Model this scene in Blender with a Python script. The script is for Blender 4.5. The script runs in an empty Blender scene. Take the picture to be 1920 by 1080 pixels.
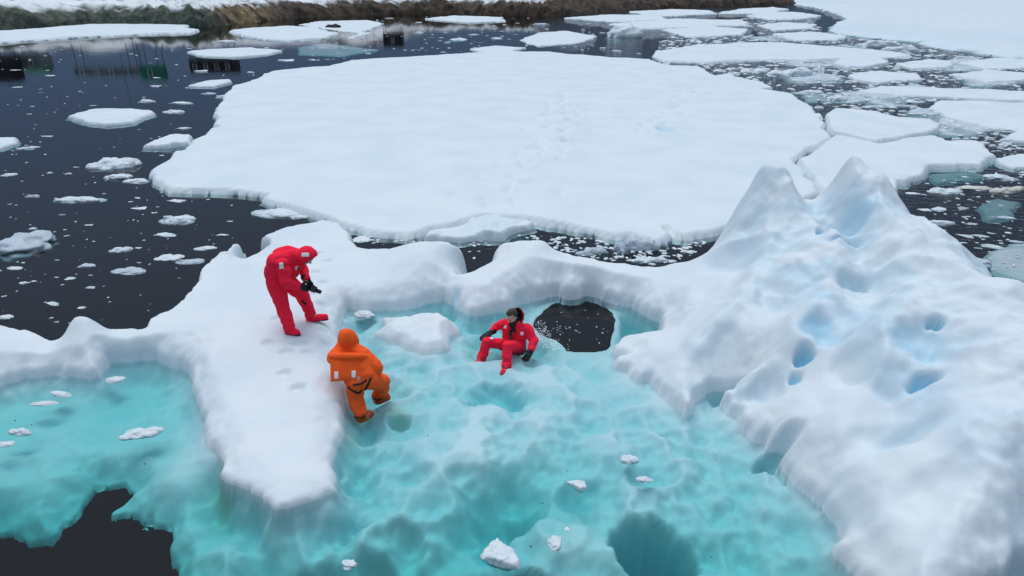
import bpy, bmesh, math, random
import numpy as np
from mathutils import Vector, Matrix, noise as mnoise

random.seed(7)
R = math.radians
SC = bpy.context.scene
COL = SC.collection

# ------------------------------------------------------------------ camera, sky, sun, exposure
CAMZ = 5.5
PITCH = R(23.8)
FPX = 1280.0
cam_d = bpy.data.cameras.new('camera')
cam = bpy.data.objects.new('camera', cam_d)
COL.objects.link(cam)
cam.location = (0, 0, CAMZ)
cam.rotation_euler = (R(90) - PITCH, 0, 0)
cam_d.sensor_width = 36
cam_d.lens = 36 * FPX / 1920
cam_d.clip_end = 9000
SC.camera = cam

SUN_EL, SUN_AZ = R(70), R(-25)          # azimuth from +Y, positive to the right
world = bpy.data.worlds.new('World')
SC.world = world
world.use_nodes = True
wn = world.node_tree.nodes
wl = world.node_tree.links
sky = wn.new('ShaderNodeTexSky')
sky.sky_type = 'NISHITA'
sky.sun_disc = False
sky.sun_elevation = SUN_EL
sky.sun_rotation = SUN_AZ
sky.altitude = 0
sky.air_density = 1.0
sky.dust_density = 0.6
sky.ozone_density = 1.2
bg = wn['Background']
# overcast: cloud greys the blue and the sky is brighter overhead than at the horizon
hs = wn.new('ShaderNodeHueSaturation'); hs.inputs['Saturation'].default_value = 0.55
wl.new(sky.outputs[0], hs.inputs['Color'])
wtc = wn.new('ShaderNodeTexCoord'); wsp = wn.new('ShaderNodeSeparateXYZ'); wl.new(wtc.outputs['Generated'], wsp.inputs[0])
wmr = wn.new('ShaderNodeMapRange'); wmr.inputs['From Min'].default_value = 0.03; wmr.inputs['From Max'].default_value = 0.80
wl.new(wsp.outputs['Z'], wmr.inputs[0])
wcl = wn.new('ShaderNodeMix'); wcl.data_type = 'RGBA'
wcl.inputs[6].default_value = (.090, .135, .235, 1); wcl.inputs[7].default_value = (2.1, 2.15, 2.05, 1)
wpw = wn.new('ShaderNodeMath'); wpw.operation = 'POWER'; wpw.inputs[1].default_value = 1.9
wl.new(wmr.outputs[0], wpw.inputs[0]); wl.new(wpw.outputs[0], wcl.inputs[0])
wmx = wn.new('ShaderNodeMix'); wmx.data_type = 'RGBA'; wmx.blend_type = 'MULTIPLY'; wmx.inputs[0].default_value = 1
wl.new(hs.outputs[0], wmx.inputs[6]); wl.new(wcl.outputs[2], wmx.inputs[7])
wl.new(wmx.outputs[2], bg.inputs[0])
bg.inputs[1].default_value = 0.15
sun_d = bpy.data.lights.new('sun', 'SUN')
sun_d.energy = 0.9
sun_d.angle = R(30)
sun_d.color = (1.0, 0.93, 0.84)
sun = bpy.data.objects.new('sun', sun_d)
COL.objects.link(sun)
sd = Vector((math.sin(SUN_AZ) * math.cos(SUN_EL), math.cos(SUN_AZ) * math.cos(SUN_EL), math.sin(SUN_EL)))
sun.rotation_euler = sd.to_track_quat('Z', 'Y').to_euler()
SC.view_settings.view_transform = 'Standard'
SC.view_settings.look = 'None'
SC.view_settings.exposure = 0.12
SC.view_settings.gamma = 1.0
SC.cycles.max_bounces = 8
SC.cycles.transparent_max_bounces = 12
SC.cycles.volume_bounces = 0
SC.cycles.use_denoising = True

# ------------------------------------------------------------------ pixel -> place
cP, sP = math.cos(PITCH), math.sin(PITCH)
def ray(px, py):
    dx = (px - 960) / FPX; dy = (540 - py) / FPX
    return np.array((dx, cP + dy * sP, -sP + dy * cP))
def at(px, py, z=0.0):
    d = ray(px, py); t = (z - CAMZ) / d[2]
    return np.array((d[0] * t, d[1] * t, z))
def at_y(px, py, Y):
    d = ray(px, py); t = Y / d[1]
    return np.array((d[0] * t, Y, CAMZ + d[2] * t))
def depth_t(px, py, z=0.0):
    return (z - CAMZ) / ray(px, py)[2]

# ------------------------------------------------------------------ numpy helpers
def _hash(ix, iy, seed):
    h = (ix.astype(np.int64) * 374761393 + iy.astype(np.int64) * 668265263 + seed * 1442695041) & 0xFFFFFFFF
    h = ((h ^ (h >> 13)) * 1274126177) & 0xFFFFFFFF
    return ((h ^ (h >> 16)) & 0xFFFFFF) / float(0xFFFFFF)
def vnoise(x, y, seed=0):
    x0 = np.floor(x); y0 = np.floor(y)
    fx = x - x0; fy = y - y0
    u = fx * fx * fx * (fx * (fx * 6 - 15) + 10); v = fy * fy * fy * (fy * (fy * 6 - 15) + 10)
    def g(ix, iy, dx, dy):
        a = _hash(ix, iy, seed) * 2 * math.pi
        return np.cos(a) * dx + np.sin(a) * dy
    n00 = g(x0, y0, fx, fy); n10 = g(x0 + 1, y0, fx - 1, fy)
    n01 = g(x0, y0 + 1, fx, fy - 1); n11 = g(x0 + 1, y0 + 1, fx - 1, fy - 1)
    return (n00 * (1 - u) + n10 * u) * (1 - v) + (n01 * (1 - u) + n11 * u) * v
def fbm(x, y, oct=4, seed=0, gain=0.5):
    s = 0; a = 1.0; f = 1.0
    for o in range(oct):
        s = s + a * vnoise(x * f + 17.3 * o, y * f - 9.1 * o, seed + o); a *= gain; f *= 2.03
    return s
def worley(x, y, seed=0):
    ix = np.floor(x); iy = np.floor(y)
    d1 = np.full(x.shape, 9.0)
    for a in (-1, 0, 1):
        for b in (-1, 0, 1):
            cx = ix + a + _hash(ix + a, iy + b, seed); cy = iy + b + _hash(ix + a, iy + b, seed + 57)
            d1 = np.minimum(d1, np.hypot(x - cx, y - cy))
    return d1
def sstep(a, b, x):
    t = np.clip((x - a) / (b - a), 0, 1); return t * t * (3 - 2 * t)
def sdist(x, y, poly):
    """signed distance, positive inside"""
    P = np.asarray(poly)[:, :2]; Q = np.roll(P, -1, axis=0)
    best = np.full(x.shape, 1e18); ins = np.zeros(x.shape, bool)
    for (ax, ay), (bx, by) in zip(P, Q):
        ex, ey = bx - ax, by - ay
        wx, wy = x - ax, y - ay
        t = np.clip((wx * ex + wy * ey) / (ex * ex + ey * ey + 1e-12), 0, 1)
        best = np.minimum(best, (wx - ex * t) ** 2 + (wy - ey * t) ** 2)
        c = (ay > y) != (by > y)
        with np.errstate(divide='ignore', invalid='ignore'):
            ins ^= c & (x < ex * (y - ay) / (by - ay + 1e-18) + ax)
    return np.where(ins, 1, -1) * np.sqrt(best)
def tps(pts, vals, reg=0.02):
    P = np.asarray(pts, float); v = np.asarray(vals, float); n = len(P)
    def U(r2): return 0.5 * r2 * np.log(r2 + 1e-12)
    d2 = ((P[:, None] - P[None]) ** 2).sum(-1)
    A = np.zeros((n + 3, n + 3)); A[:n, :n] = U(d2) + reg * np.eye(n)
    A[:n, n] = 1; A[:n, n + 1:] = P; A[n, :n] = 1; A[n + 1:, :n] = P.T
    w = np.linalg.solve(A, np.concatenate([v, np.zeros(3)]))
    def f(x, y):
        s = w[n] + w[n + 1] * x + w[n + 2] * y
        for k in range(n):
            s = s + w[k] * U((x - P[k, 0]) ** 2 + (y - P[k, 1]) ** 2)
        return s
    return f

# ------------------------------------------------------------------ object helpers
def tag(o, label=None, cat=None, group=None, kind=None):
    if label: o['label'] = label
    if cat: o['category'] = cat
    if group: o['group'] = group
    if kind: o['kind'] = kind
    return o
def link(name, me, mat=None, parent=None, smooth=True):
    o = bpy.data.objects.new(name, me); COL.objects.link(o)
    me.name = name
    if mat is not None:
        me.materials.clear(); me.materials.append(mat)
    if smooth: me.polygons.foreach_set('use_smooth', np.ones(len(me.polygons), bool))
    if parent is not None: o.parent = parent
    return o
def raw_mesh(name, V, Fq):
    me = bpy.data.meshes.new(name)
    V = np.asarray(V, np.float32); Fq = np.asarray(Fq, np.int32)
    me.vertices.add(len(V)); me.vertices.foreach_set('co', V.ravel())
    k = Fq.shape[1]
    me.loops.add(Fq.size); me.loops.foreach_set('vertex_index', Fq.ravel())
    me.polygons.add(len(Fq)); me.polygons.foreach_set('loop_start', np.arange(0, Fq.size, k, dtype=np.int32))
    me.update(calc_edges=True); me.validate()
    return me
def grid_mesh(name, X, Y, Z, keep=None, attrs=None):
    ny, nx = X.shape
    idx = np.arange(nx * ny).reshape(ny, nx)
    q = np.stack([idx[:-1, :-1], idx[:-1, 1:], idx[1:, 1:], idx[1:, :-1]], -1).reshape(-1, 4)
    if keep is not None:
        kf = keep.ravel(); q = q[kf[q].all(1)]
    used, inv = np.unique(q, return_inverse=True)
    V = np.stack([X.ravel(), Y.ravel(), Z.ravel()], -1)[used]
    me = raw_mesh(name, V, inv.reshape(-1, 4))
    for an, a in (attrs or {}).items():
        at_ = me.attributes.new(an, 'FLOAT', 'POINT')
        at_.data.foreach_set('value', a.ravel()[used].astype(np.float32))
    return me
def bm_obj(name, bm, mat, parent=None, smooth=True):
    me = bpy.data.meshes.new(name)
    bmesh.ops.recalc_face_normals(bm, faces=bm.faces[:])
    bm.to_mesh(me); bm.free()
    return link(name, me, mat, parent, smooth)

# ------------------------------------------------------------------ materials
def mat(name):
    m = bpy.data.materials.new(name); m.use_nodes = True
    return m, m.node_tree.nodes, m.node_tree.links, m.node_tree.nodes['Principled BSDF']
def simple(name, col, rough=0.6, spec=0.3, var=0.08, scale=20, bump=0.0, sheen=0.0):
    m, n, l, p = mat(name)
    tc = n.new('ShaderNodeTexCoord'); t = n.new('ShaderNodeTexNoise'); t.inputs['Scale'].default_value = scale
    t.inputs['Detail'].default_value = 5
    l.new(tc.outputs['Object'], t.inputs['Vector'])
    mx = n.new('ShaderNodeMix'); mx.data_type = 'RGBA'
    mx.inputs[6].default_value = (*[c * (1 - var * 2) for c in col], 1)
    mx.inputs[7].default_value = (*[min(1, c * (1 + var)) for c in col], 1)
    l.new(t.outputs[0], mx.inputs[0]); l.new(mx.outputs[2], p.inputs['Base Color'])
    p.inputs['Roughness'].default_value = rough
    p.inputs['Specular IOR Level'].default_value = spec
    if sheen: p.inputs['Sheen Weight'].default_value = sheen
    if bump:
        b = n.new('ShaderNodeBump'); b.inputs['Strength'].default_value = bump; b.inputs['Distance'].default_value = 0.01
        l.new(t.outputs[0], b.inputs['Height']); l.new(b.outputs[0], p.inputs['Normal'])
    return m

def ice_material(name, white, blue, bump_d=0.02, tex=1.0, dirt=False):
    m, n, l, p = mat(name)
    tc = n.new('ShaderNodeTexCoord')
    big = n.new('ShaderNodeTexNoise'); big.inputs['Scale'].default_value = 0.9 * tex; big.inputs['Detail'].default_value = 6
    l.new(tc.outputs['Object'], big.inputs['Vector'])
    mx = n.new('ShaderNodeMix'); mx.data_type = 'RGBA'
    mx.inputs[6].default_value = (white[0] * .91, white[1] * .95, white[2] * .98, 1)
    mx.inputs[7].default_value = (*white, 1)
    rp = n.new('ShaderNodeMapRange'); rp.inputs['From Min'].default_value = .38; rp.inputs['From Max'].default_value = .62
    l.new(big.outputs[0], rp.inputs[0]); l.new(rp.outputs[0], mx.inputs[0])
    at_ = n.new('ShaderNodeAttribute'); at_.attribute_name = 'blue'
    m2 = n.new('ShaderNodeMix'); m2.data_type = 'RGBA'
    l.new(at_.outputs['Fac'], m2.inputs[0]); l.new(mx.outputs[2], m2.inputs[6]); m2.inputs[7].default_value = (*blue, 1)
    out = m2.outputs[2]
    if dirt:
        ag = n.new('ShaderNodeAttribute'); ag.attribute_name = 'algae'
        m3 = n.new('ShaderNodeMix'); m3.data_type = 'RGBA'
        l.new(ag.outputs['Fac'], m3.inputs[0]); l.new(out, m3.inputs[6]); m3.inputs[7].default_value = (.30, .42, .20, 1)
        out = m3.outputs[2]
    l.new(out, p.inputs['Base Color'])
    p.inputs['Roughness'].default_value = 0.55
    p.inputs['Specular IOR Level'].default_value = 0.25
    n1 = n.new('ShaderNodeTexNoise'); n1.inputs['Scale'].default_value = 9 * tex; n1.inputs['Detail'].default_value = 7
    n1.inputs['Roughness'].default_value = .6
    l.new(tc.outputs['Object'], n1.inputs['Vector'])
    b = n.new('ShaderNodeBump'); b.inputs['Strength'].default_value = .4; b.inputs['Distance'].default_value = bump_d * .7
    l.new(n1.outputs[0], b.inputs['Height']); l.new(b.outputs[0], p.inputs['Normal'])
    return m

M = {}
M['berg'] = ice_material('berg_ice', (.65, .70, .715), (.24, .53, .69), .02, 1.0, True)
M['snow'] = ice_material('floe_snow', (.645, .70, .715), (.36, .56, .68), .03, .6)
M['chunk'] = ice_material('chunk_ice', (.63, .685, .70), (.36, .55, .64), .02, 2.0)
M['slush'] = ice_material('slush_ice', (.46, .52, .56), (.40, .52, .60), .03, 1.5)
M['dim'] = ice_material('dim_ice', (.27, .31, .33), (.24, .30, .33), .03, 1.5)
M['old'] = ice_material('old_ice', (.60, .58, .50), (.45, .55, .6), .03, 1.5)
M['red'] = simple('red_suit', (1.0, .02, .055), .85, .12, .10, 5, .45)
M['orange'] = simple('orange_suit', (1.0, .12, .02), .85, .12, .10, 5, .45)
M['orange_dark'] = simple('orange_boot', (.92, .085, .016), .6, .25, .1, 12, .2)
M['black'] = simple('black_neoprene', (.012, .012, .014), .6, .3, .15, 30, .1)
M['skin'] = simple('skin', (.62, .36, .27), .5, .3, .08, 12)
M['hair'] = simple('hair', (.06, .04, .03), .6, .3, .3, 60, .5)
M['patch'] = simple('reflective_patch', (.80, .80, .80), .35, .5, .05, 40)
M['metal'] = simple('dark_metal', (.03, .03, .034), .4, .5, .2, 10)
M['glass'] = simple('lens_glass', (.01, .012, .02), .08, .6, .1, 5)
M['hut_dark'] = simple('hut_dark', (.018, .018, .020), .7, .2, .3, 3)
M['hut_green'] = simple('hut_green', (.02, .17, .11), .7, .2, .2, 2)
M['hut_grey'] = simple('hut_grey', (.12, .15, .17), .7, .2, .2, 2)
M['speck'] = simple('dirt', (.03, .03, .028), .8, .2, .3, 30)
M['foam'] = simple('foam_white', (.80, .86, .88), .4, .4, .05, 30)

def water_material():
    m, n, l, p = mat('sea_water'); n.remove(p)
    out = n['Material Output']
    tc = n.new('ShaderNodeTexCoord')
    mp = n.new('ShaderNodeMapping'); mp.inputs['Scale'].default_value = (1, 1.6, 1); mp.inputs['Rotation'].default_value = (0, 0, R(20))
    l.new(tc.outputs['Object'], mp.inputs['Vector'])
    n1 = n.new('ShaderNodeTexNoise'); n1.inputs['Scale'].default_value = 2.6; n1.inputs['Detail'].default_value = 4; n1.inputs['Distortion'].default_value = .6
    l.new(mp.outputs[0], n1.inputs['Vector'])
    n2 = n.new('ShaderNodeTexNoise'); n2.inputs['Scale'].default_value = .35; n2.inputs['Detail'].default_value = 2
    l.new(mp.outputs[0], n2.inputs['Vector'])
    # wind ripples on the right-hand side of the floe, calm water on the left
    sp = n.new('ShaderNodeSeparateXYZ'); l.new(tc.outputs['Object'], sp.inputs[0])
    mr = n.new('ShaderNodeMapRange'); mr.inputs['From Min'].default_value = 3; mr.inputs['From Max'].default_value = 9
    mr.inputs['To Min'].default_value = .035; mr.inputs['To Max'].default_value = .95
    l.new(sp.outputs[0], mr.inputs[0])
    ad = n.new('ShaderNodeMath'); ad.operation = 'MULTIPLY_ADD'; ad.inputs[1].default_value = 2.0
    l.new(n2.outputs[0], ad.inputs[0]); l.new(n1.outputs[0], ad.inputs[2])
    b = n.new('ShaderNodeBump'); b.inputs['Distance'].default_value = .035
    l.new(mr.outputs[0], b.inputs['Strength']); l.new(ad.outputs[0], b.inputs['Height'])
    fr = n.new('ShaderNodeFresnel'); fr.inputs['IOR'].default_value = 1.33; l.new(b.outputs[0], fr.inputs['Normal'])
    tr = n.new('ShaderNodeBsdfTransparent')
    gl = n.new('ShaderNodeBsdfGlossy'); gl.inputs['Roughness'].default_value = .02; l.new(b.outputs[0], gl.inputs['Normal'])
    mx = n.new('ShaderNodeMixShader'); l.new(fr.outputs[0], mx.inputs[0]); l.new(tr.outputs[0], mx.inputs[1]); l.new(gl.outputs[0], mx.inputs[2])
    l.new(mx.outputs[0], out.inputs['Surface'])
    va = n.new('ShaderNodeVolumeAbsorption'); va.inputs['Color'].default_value = (0.0, .83, .785, 1); va.inputs['Density'].default_value = 1.15
    l.new(va.outputs[0], out.inputs['Volume'])
    return m
M['water'] = water_material()

# ------------------------------------------------------------------ water and sea bed
def water_box():
    gx = [-4500, -1500, -500, -160, -60, -30, -16, -10, -6, -3, 0, 3, 6, 10, 16, 30, 60, 160, 500, 1500, 4500]
    gy = [-300, -80, -20, -6, 0, 2, 4, 6, 8, 10, 12, 14, 16, 20, 26, 36, 55, 90, 160, 320, 700, 1500, 3000, 6000]
    X, Y = np.meshgrid(np.array(gx, float), np.array(gy, float)); ny, nx = X.shape; k = nx * ny
    V = np.concatenate([np.stack([X.ravel(), Y.ravel(), np.full(k, z)], -1) for z in (0.0, -10.0)])
    i = np.arange(k).reshape(ny, nx)
    top = np.stack([i[:-1, :-1], i[:-1, 1:], i[1:, 1:], i[1:, :-1]], -1).reshape(-1, 4)
    q = [top, top[:, ::-1] + k]
    for a in (i[0], i[-1][::-1], i[:, -1], i[:, 0][::-1]):
        q.append(np.stack([a[:-1], a[:-1] + k, a[1:] + k, a[1:]], -1))
    return raw_mesh('water', V, np.concatenate(q))
tag(link('water', water_box(), M['water'], smooth=False), kind='structure')
bm = bmesh.new()
bmesh.ops.create_grid(bm, x_segments=2, y_segments=2, size=4400, matrix=Matrix.Translation((0, 1500, -8.5)))
tag(bm_obj('seabed', bm, simple('seabed', (.02, .022, .022), .9, .1), smooth=False), kind='structure')

# ------------------------------------------------------------------ the iceberg in the foreground
BACK = [  # px, py, z of the top edge, push back (m)
 (-150,592,.45,.15),(0,608,.45,.15),(40,622,.42,.15),(85,633,.38,.1),(105,634,.35,.1),(118,629,.38,.1),(126,612,.5,.1),(131,601,.6,.1),(140,594,.66,.1),
 (165,595,.66,.1),(178,599,.6,.1),(190,606,.5,.1),(199,616,.4,.1),(214,611,.42,.1),(228,617,.38,.1),(258,614,.42,.1),(266,600,.45,.1),(285,590,.45,.1),(305,584,.45,.1),
 (330,562,.5,.1),(350,540,.5,.1),(363,515,.5,.1),(380,488,.5,.1),(400,470,.5,.1),(425,455,.5,.1),(455,448,.5,.1),(459,455,.4,0),(458,470,.3,0),(452,480,.25,0),
 (475,470,.3,0),(497,458,.35,0),(496,450,.35,0),(480,442,.35,0),(505,437,.4,.1),(530,426,.4,.1),(580,417,.4,.1),(605,409,.4,.1),(640,418,.4,.1),(657,433,.4,.1),
 (662,450,.4,0),(682,461,.45,0),(699,466,.5,.1),(735,465,.55,.1),(752,461,.6,.1),(777,454,.7,.1),(815,452,.75,.1),(847,456,.75,.1),(866,460,.7,.05),
 (871,475,.4,0),(875,500,.2,0),(878,527,.0,-.1),(883,527,.0,-.1),(892,509,.3,0),(902,500,.4,0),(917,491,.5,0),(920,477,.55,.05),(932,464,.65,.1),(945,455,.75,.1),(962,454,.78,.1),
 (990,451,.8,.1),(1010,449,.85,.1),(1025,452,.8,.1),(1037,464,.7,.1),(1050,471,.65,.1),(1075,477,.6,.1),(1110,484,.6,.1),(1147,492,.55,.1),(1172,493,.55,.1),(1210,499,.52,.1),(1232,500,.52,.1),(1260,494,.55,.1)]
RIDGE = [(1320,480,12.7),(1335,465,12.8),(1350,440,12.8),(1365,411,12.7),(1390,382,12.6),(1406,366,12.6),(1405,352,12.6),(1414,334,12.6),(1420,320,12.6),(1433,313,12.6),
 (1450,307,12.5),(1464,318,12.4),(1478,340,12.3),(1490,365,12.2),(1508,378,12.0),(1527,371,12.0),(1546,367,12),(1565,363,12),(1573,349,12),(1576,328,12),(1588,318,12),
 (1610,319,11.9),(1633,328,11.8),(1655,342,11.6),(1673,359,11.4),(1686,375,11.2),(1717,413,10.9),(1737,434,10.6),(1775,460,10.2),(1798,470,10.0),(1824,498,9.6),
 (1862,519,9.2),(1920,547,8.6),(2000,600,7.8),(2150,720,6.8),(2300,900,5.5)]
FRONT = [(1700,1230),(1650,1150),(1601,1080),(1584,1065),(1563,1047),(1570,1024),(1569,1006),(1551,973),(1527,944),(1500,926),(1474,893),(1447,862),(1435,846),(1431,834),
 (1417,832),(1385,800),(1386,785),(1365,775),(1350,760),(1370,750),(1391,740),(1375,737),(1360,736),(1340,734),(1325,739),(1310,755),(1297,777),(1285,781),(1260,762),
 (1242,742),(1230,725),(1220,714),(1200,716),(1182,707),(1179,695),(1155,691),(1151,680),(1172,674),(1149,667),(1146,655),(1165,640),(1200,637),(1232,638),(1243,622),
 (1242,607),(1222,600),(1200,587),(1185,579),(1152,572),(1122,560),(1100,556),(1085,560),(1067,564),(1057,561),(1047,555),(1030,557),(997,566),(975,572),(955,582),
 (922,587),(897,595),(880,592),(867,585),(852,581),(840,570),(832,562),(825,567),(800,572),(790,574),(765,580),(747,582),(722,581),(690,584),(665,582),(654,580),
 (647,592),(640,607),(635,617),(638,640),(646,675),(651,713),(657,724),(661,737),(654,752),(648,772),(648,796),(642,820),(636,844),(629,864),(627,885),(632,903),
 (624,921),(607,930),(577,941),(547,953),(518,959),(506,953),(497,941),(470,930),(441,915),(417,891),(411,853),(396,826),(379,787),(370,758),(362,731),(358,710),
 (346,694),(325,690),(300,682),(292,677),(267,677),(250,681),(210,680),(202,692),(190,707),(170,712),(150,707),(135,707),(120,712),(102,706),(75,707),(50,707),
 (32,715),(0,725),(-50,740),(-150,770)]
ISLAND = [(716,583,.18),(745,586,.2),(765,580,.25),(790,573,.3),(825,571,.3),(837,577,.25),(850,600,.1),(862,620,0),(862,627,0),(840,632,0),(842,650,0),(843,655,0),(815,659,0),
 (792,662,0),(765,655,0),(745,644,0),(727,640,0),(722,635,0),(702,627,0),(722,612,0.05),(720,595,.1)]
HOLE1 = [(-60,975),(0,987),(37,992),(62,1000),(90,1004),(100,992),(107,977),(130,970),(150,957),(165,937),(175,922),(182,912),(195,920),(217,919),(235,920),(250,932),
 (237,952),(212,975),(225,972),(250,970),(265,982),(272,997),(285,985),(290,996),(322,997),(327,1010),(320,1035),(327,1060),(320,1080),(310,1140),(-60,1140)]
HOLE2 = [(1075,561),(1056,563),(1036,571),(1018,583),(1007,593),(1001,603),(1000,614),(1010,625),(1042,637),(1055,650),(1060,660),(1080,661),(1110,661),(1135,658),(1145,647),(1152,617),
 (1155,600),(1150,589),(1138,578),(1120,569),(1098,562)]
HW = [(0,650,.42),(100,672,.28),(165,605,.62),(250,640,.36),(350,620,.45),(450,560,.5),(545,600,.5),(500,700,.38),(550,800,.27),(570,900,.16),(450,850,.20),(600,700,.45),(640,650,.42),
 (400,760,.24),(430,500,.45),(560,440,.42),(640,470,.48),(700,520,.42),(780,480,.7),(760,540,.38),(820,530,.45),(860,555,.32),(920,550,.4),(980,520,.55),(1100,520,.5),(1147,500,.55),(1200,545,.45),(1232,510,.52),
 (1290,560,.6),(1250,610,.4),(1260,680,.36),(1200,670,.28),(1350,600,.8),(1320,700,.5),(1400,560,1.0),(1420,480,1.25),(1440,650,.75),(1450,420,1.62),(1510,640,1.02),(1520,450,1.72),(1600,520,1.5),(1590,410,1.95),
 (1640,430,1.95),(1700,520,1.68),(1600,600,1.32),(1700,650,1.38),(1800,600,1.62),(1750,760,1.15),(1850,800,1.25),(1900,700,1.52),(1600,760,.78),(1520,760,.6),(1480,720,.62),(1560,850,.5),(1650,900,.6),(1750,950,.75),(1850,1000,.9),
 (1680,1040,.45),(1800,1100,.75),(1950,1080,1.1),(2050,900,1.4)]
DEPTH = [(200,720,.35),(100,760,.35),(50,850,.42),(250,760,.45),(300,850,.4),(350,800,.35),(390,900,.3),(100,900,.45),(20,920,.45),(60,960,.55),(0,960,.55),(-100,960,.55),(150,1000,.55),(250,1060,.6),(180,880,.4),(30,830,.42),(0,780,.36),(-100,780,.4),(280,905,.38),(-80,850,.5),
 (680,600,.3),(690,640,.2),(800,700,.14),(760,760,.16),(900,720,.13),(1000,700,.12),(1100,700,.14),(1200,770,.18),(1100,800,.2),(1000,850,.24),(850,830,.2),(800,850,.22),(700,850,.45),(660,880,.6),(600,1000,.75),(450,960,.75),
 (400,1000,.65),(370,1060,.6),(700,950,.42),(800,950,.36),(900,900,.28),(1000,1000,.5),(1100,980,.42),(1200,900,.3),(1300,950,.35),(1350,1040,.5),(1400,900,.26),(1450,1000,.4),(1500,970,.32),(1540,1050,.5),
 (980,1080,1.3),(850,1080,.7),(600,1080,1.5),(450,1070,1.5),(520,1050,1.0),(1300,800,.2),(1340,790,.2),(1420,870,.18),(1340,760,.3),(1205,608,.7),(1180,635,.9),(1140,580,.3),(1160,600,.5),(1000,580,.3),(1020,566,.2),(930,605,.42),(880,615,.42),(960,660,.3),(900,660,.3),(720,760,.3),
 (700,1200,1.2),(1100,1200,.8),(1500,1200,.8),(250,1200,1.2)]
HOLLOWS = [  # px, py, z, radius x, radius y, depth, blue
 (1512,648,1.02,.17,.15,.26,.95),(1500,668,.98,.10,.12,.16,.8),(1530,622,1.05,.34,.22,.08,.42),(1560,640,1.05,.26,.3,.08,.3),(1742,690,1.35,.26,.12,.22,.85),(1752,612,1.5,.15,.10,.20,.85),(1725,640,1.4,.44,.36,.14,.38),(1690,690,1.3,.3,.3,.08,.25),(1543,425,1.85,.11,.15,.16,.9),(1590,415,1.9,.55,.40,.10,.34),(1580,455,1.75,.26,.14,.14,.6),
 (1590,400,1.98,.5,.55,.18,.14),(1600,520,1.5,.3,.2,.18,.35),(1600,480,1.62,.3,.3,.06,.1),(1437,370,1.9,.35,.5,.10,.12),(1592,452,1.78,.25,.2,.15,.35),(1440,700,.68,.3,.35,.14,.15),(1435,690,.7,.14,.2,.08,.25),(1395,700,.6,.25,.2,.08,.2),
 (1710,790,1.05,.4,.25,.10,.2),(1690,565,1.5,.15,.2,.06,.3),(1340,560,.7,.5,.4,.08,.05),(1520,560,1.25,.45,.4,.12,.08),(1450,560,1.1,.3,.5,.10,.06),(1600,680,1.08,.35,.4,.10,.1),(1370,640,.75,.35,.5,.10,.06),
 (1460,828,.25,.30,.17,.50,.25),(850,540,.4,.16,.30,.14,.3),(862,500,.5,.12,.25,.10,.25),(560,520,.5,.4,.5,.05,.03),(770,560,.3,.3,.12,.06,.14),(400,480,.45,.25,.25,.05,.05),(455,470,.35,.2,.2,.06,.15),(1185,575,.3,.2,.2,.06,.06),(597,470,.48,.15,.10,.06,0), (612,487,.48,.15,.10,.06,0), (588,505,.48,.15,.10,.06,0), (603,522,.48,.15,.10,.06,0), (585,545,.48,.15,.10,.06,0), (601,560,.48,.15,.10,.06,0), (560,640,.48,.15,.10,.06,0), (578,655,.48,.15,.10,.06,0), (535,655,.48,.15,.10,.06,0), (600,610,.48,.15,.10,.06,0), (615,630,.48,.15,.10,.06,0), (520,600,.48,.15,.10,.06,0), (505,640,.48,.15,.10,.06,0), (530,690,.48,.15,.10,.06,0), (555,715,.48,.15,.10,.06,0),(1800,900,.95,.7,.4,.1,.03),(1640,830,.7,.5,.3,.08,.05)]
RIDGES = [
 ([(1455,312,2.45),(1492,372,2.05),(1455,430,1.65),(1425,480,1.4),(1400,560,1.0),(1310,640,.6)], .22, .14),
 ([(1520,395,1.95),(1570,470,1.6),(1560,560,1.3),(1470,640,.9),(1400,690,.6)], .25, .16),
 ([(1592,322,2.5),(1650,430,2.0),(1700,540,1.65),(1680,640,1.3),(1640,720,1.0),(1560,790,.7),(1460,800,.4)], .32, .14),
 ([(1850,640,1.6),(1820,740,1.3),(1700,860,.8),(1620,940,.5)], .35, .10),
 ([(1440,330,2.3),(1425,380,1.9),(1395,440,1.4),(1360,500,.9)], .24, -.11),
 ([(1535,378,2.0),(1565,405,1.9),(1595,440,1.75),(1620,520,1.45)], .30, -.20),
 ([(1500,420,1.75),(1470,470,1.4),(1430,540,1.0),(1380,620,.65),(1300,700,.4)], .24, -.08),
 ([(1640,560,1.4),(1560,640,1.05),(1480,690,.75),(1370,738,.4)], .3, -.14),
 ([(1765,600,1.5),(1740,690,1.25),(1700,790,.95)], .35, -.16),
]
POOLS = [  # rounded bowls under water: px, py, rx, ry, depth
 (930,762,.62,.42,.30),(748,803,.19,.16,.28),(1225,1025,.5,.42,1.05),(1185,1045,.22,.2,.35),(1270,1045,.3,.25,.4),(1010,690,.4,.25,.08),(760,1000,.35,.25,.14),(1180,840,.3,.2,.08),(1260,835,.2,.16,.1),(980,1085,.3,.2,.7),(660,985,.2,.16,.14),
 (560,1075,.3,.22,.5),(1330,760,.4,.3,.1),(875,905,.3,.2,.1),(1120,930,.45,.3,.1),(1395,985,.3,.3,.1),(1470,920,.25,.3,.1),(780,900,.25,.2,.08),(630,900,.14,.2,.16),(700,1045,.3,.2,.15),(1040,850,.35,.2,.07),(960,660,.55,.35,.16),(905,620,.3,.3,.08)]

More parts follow.
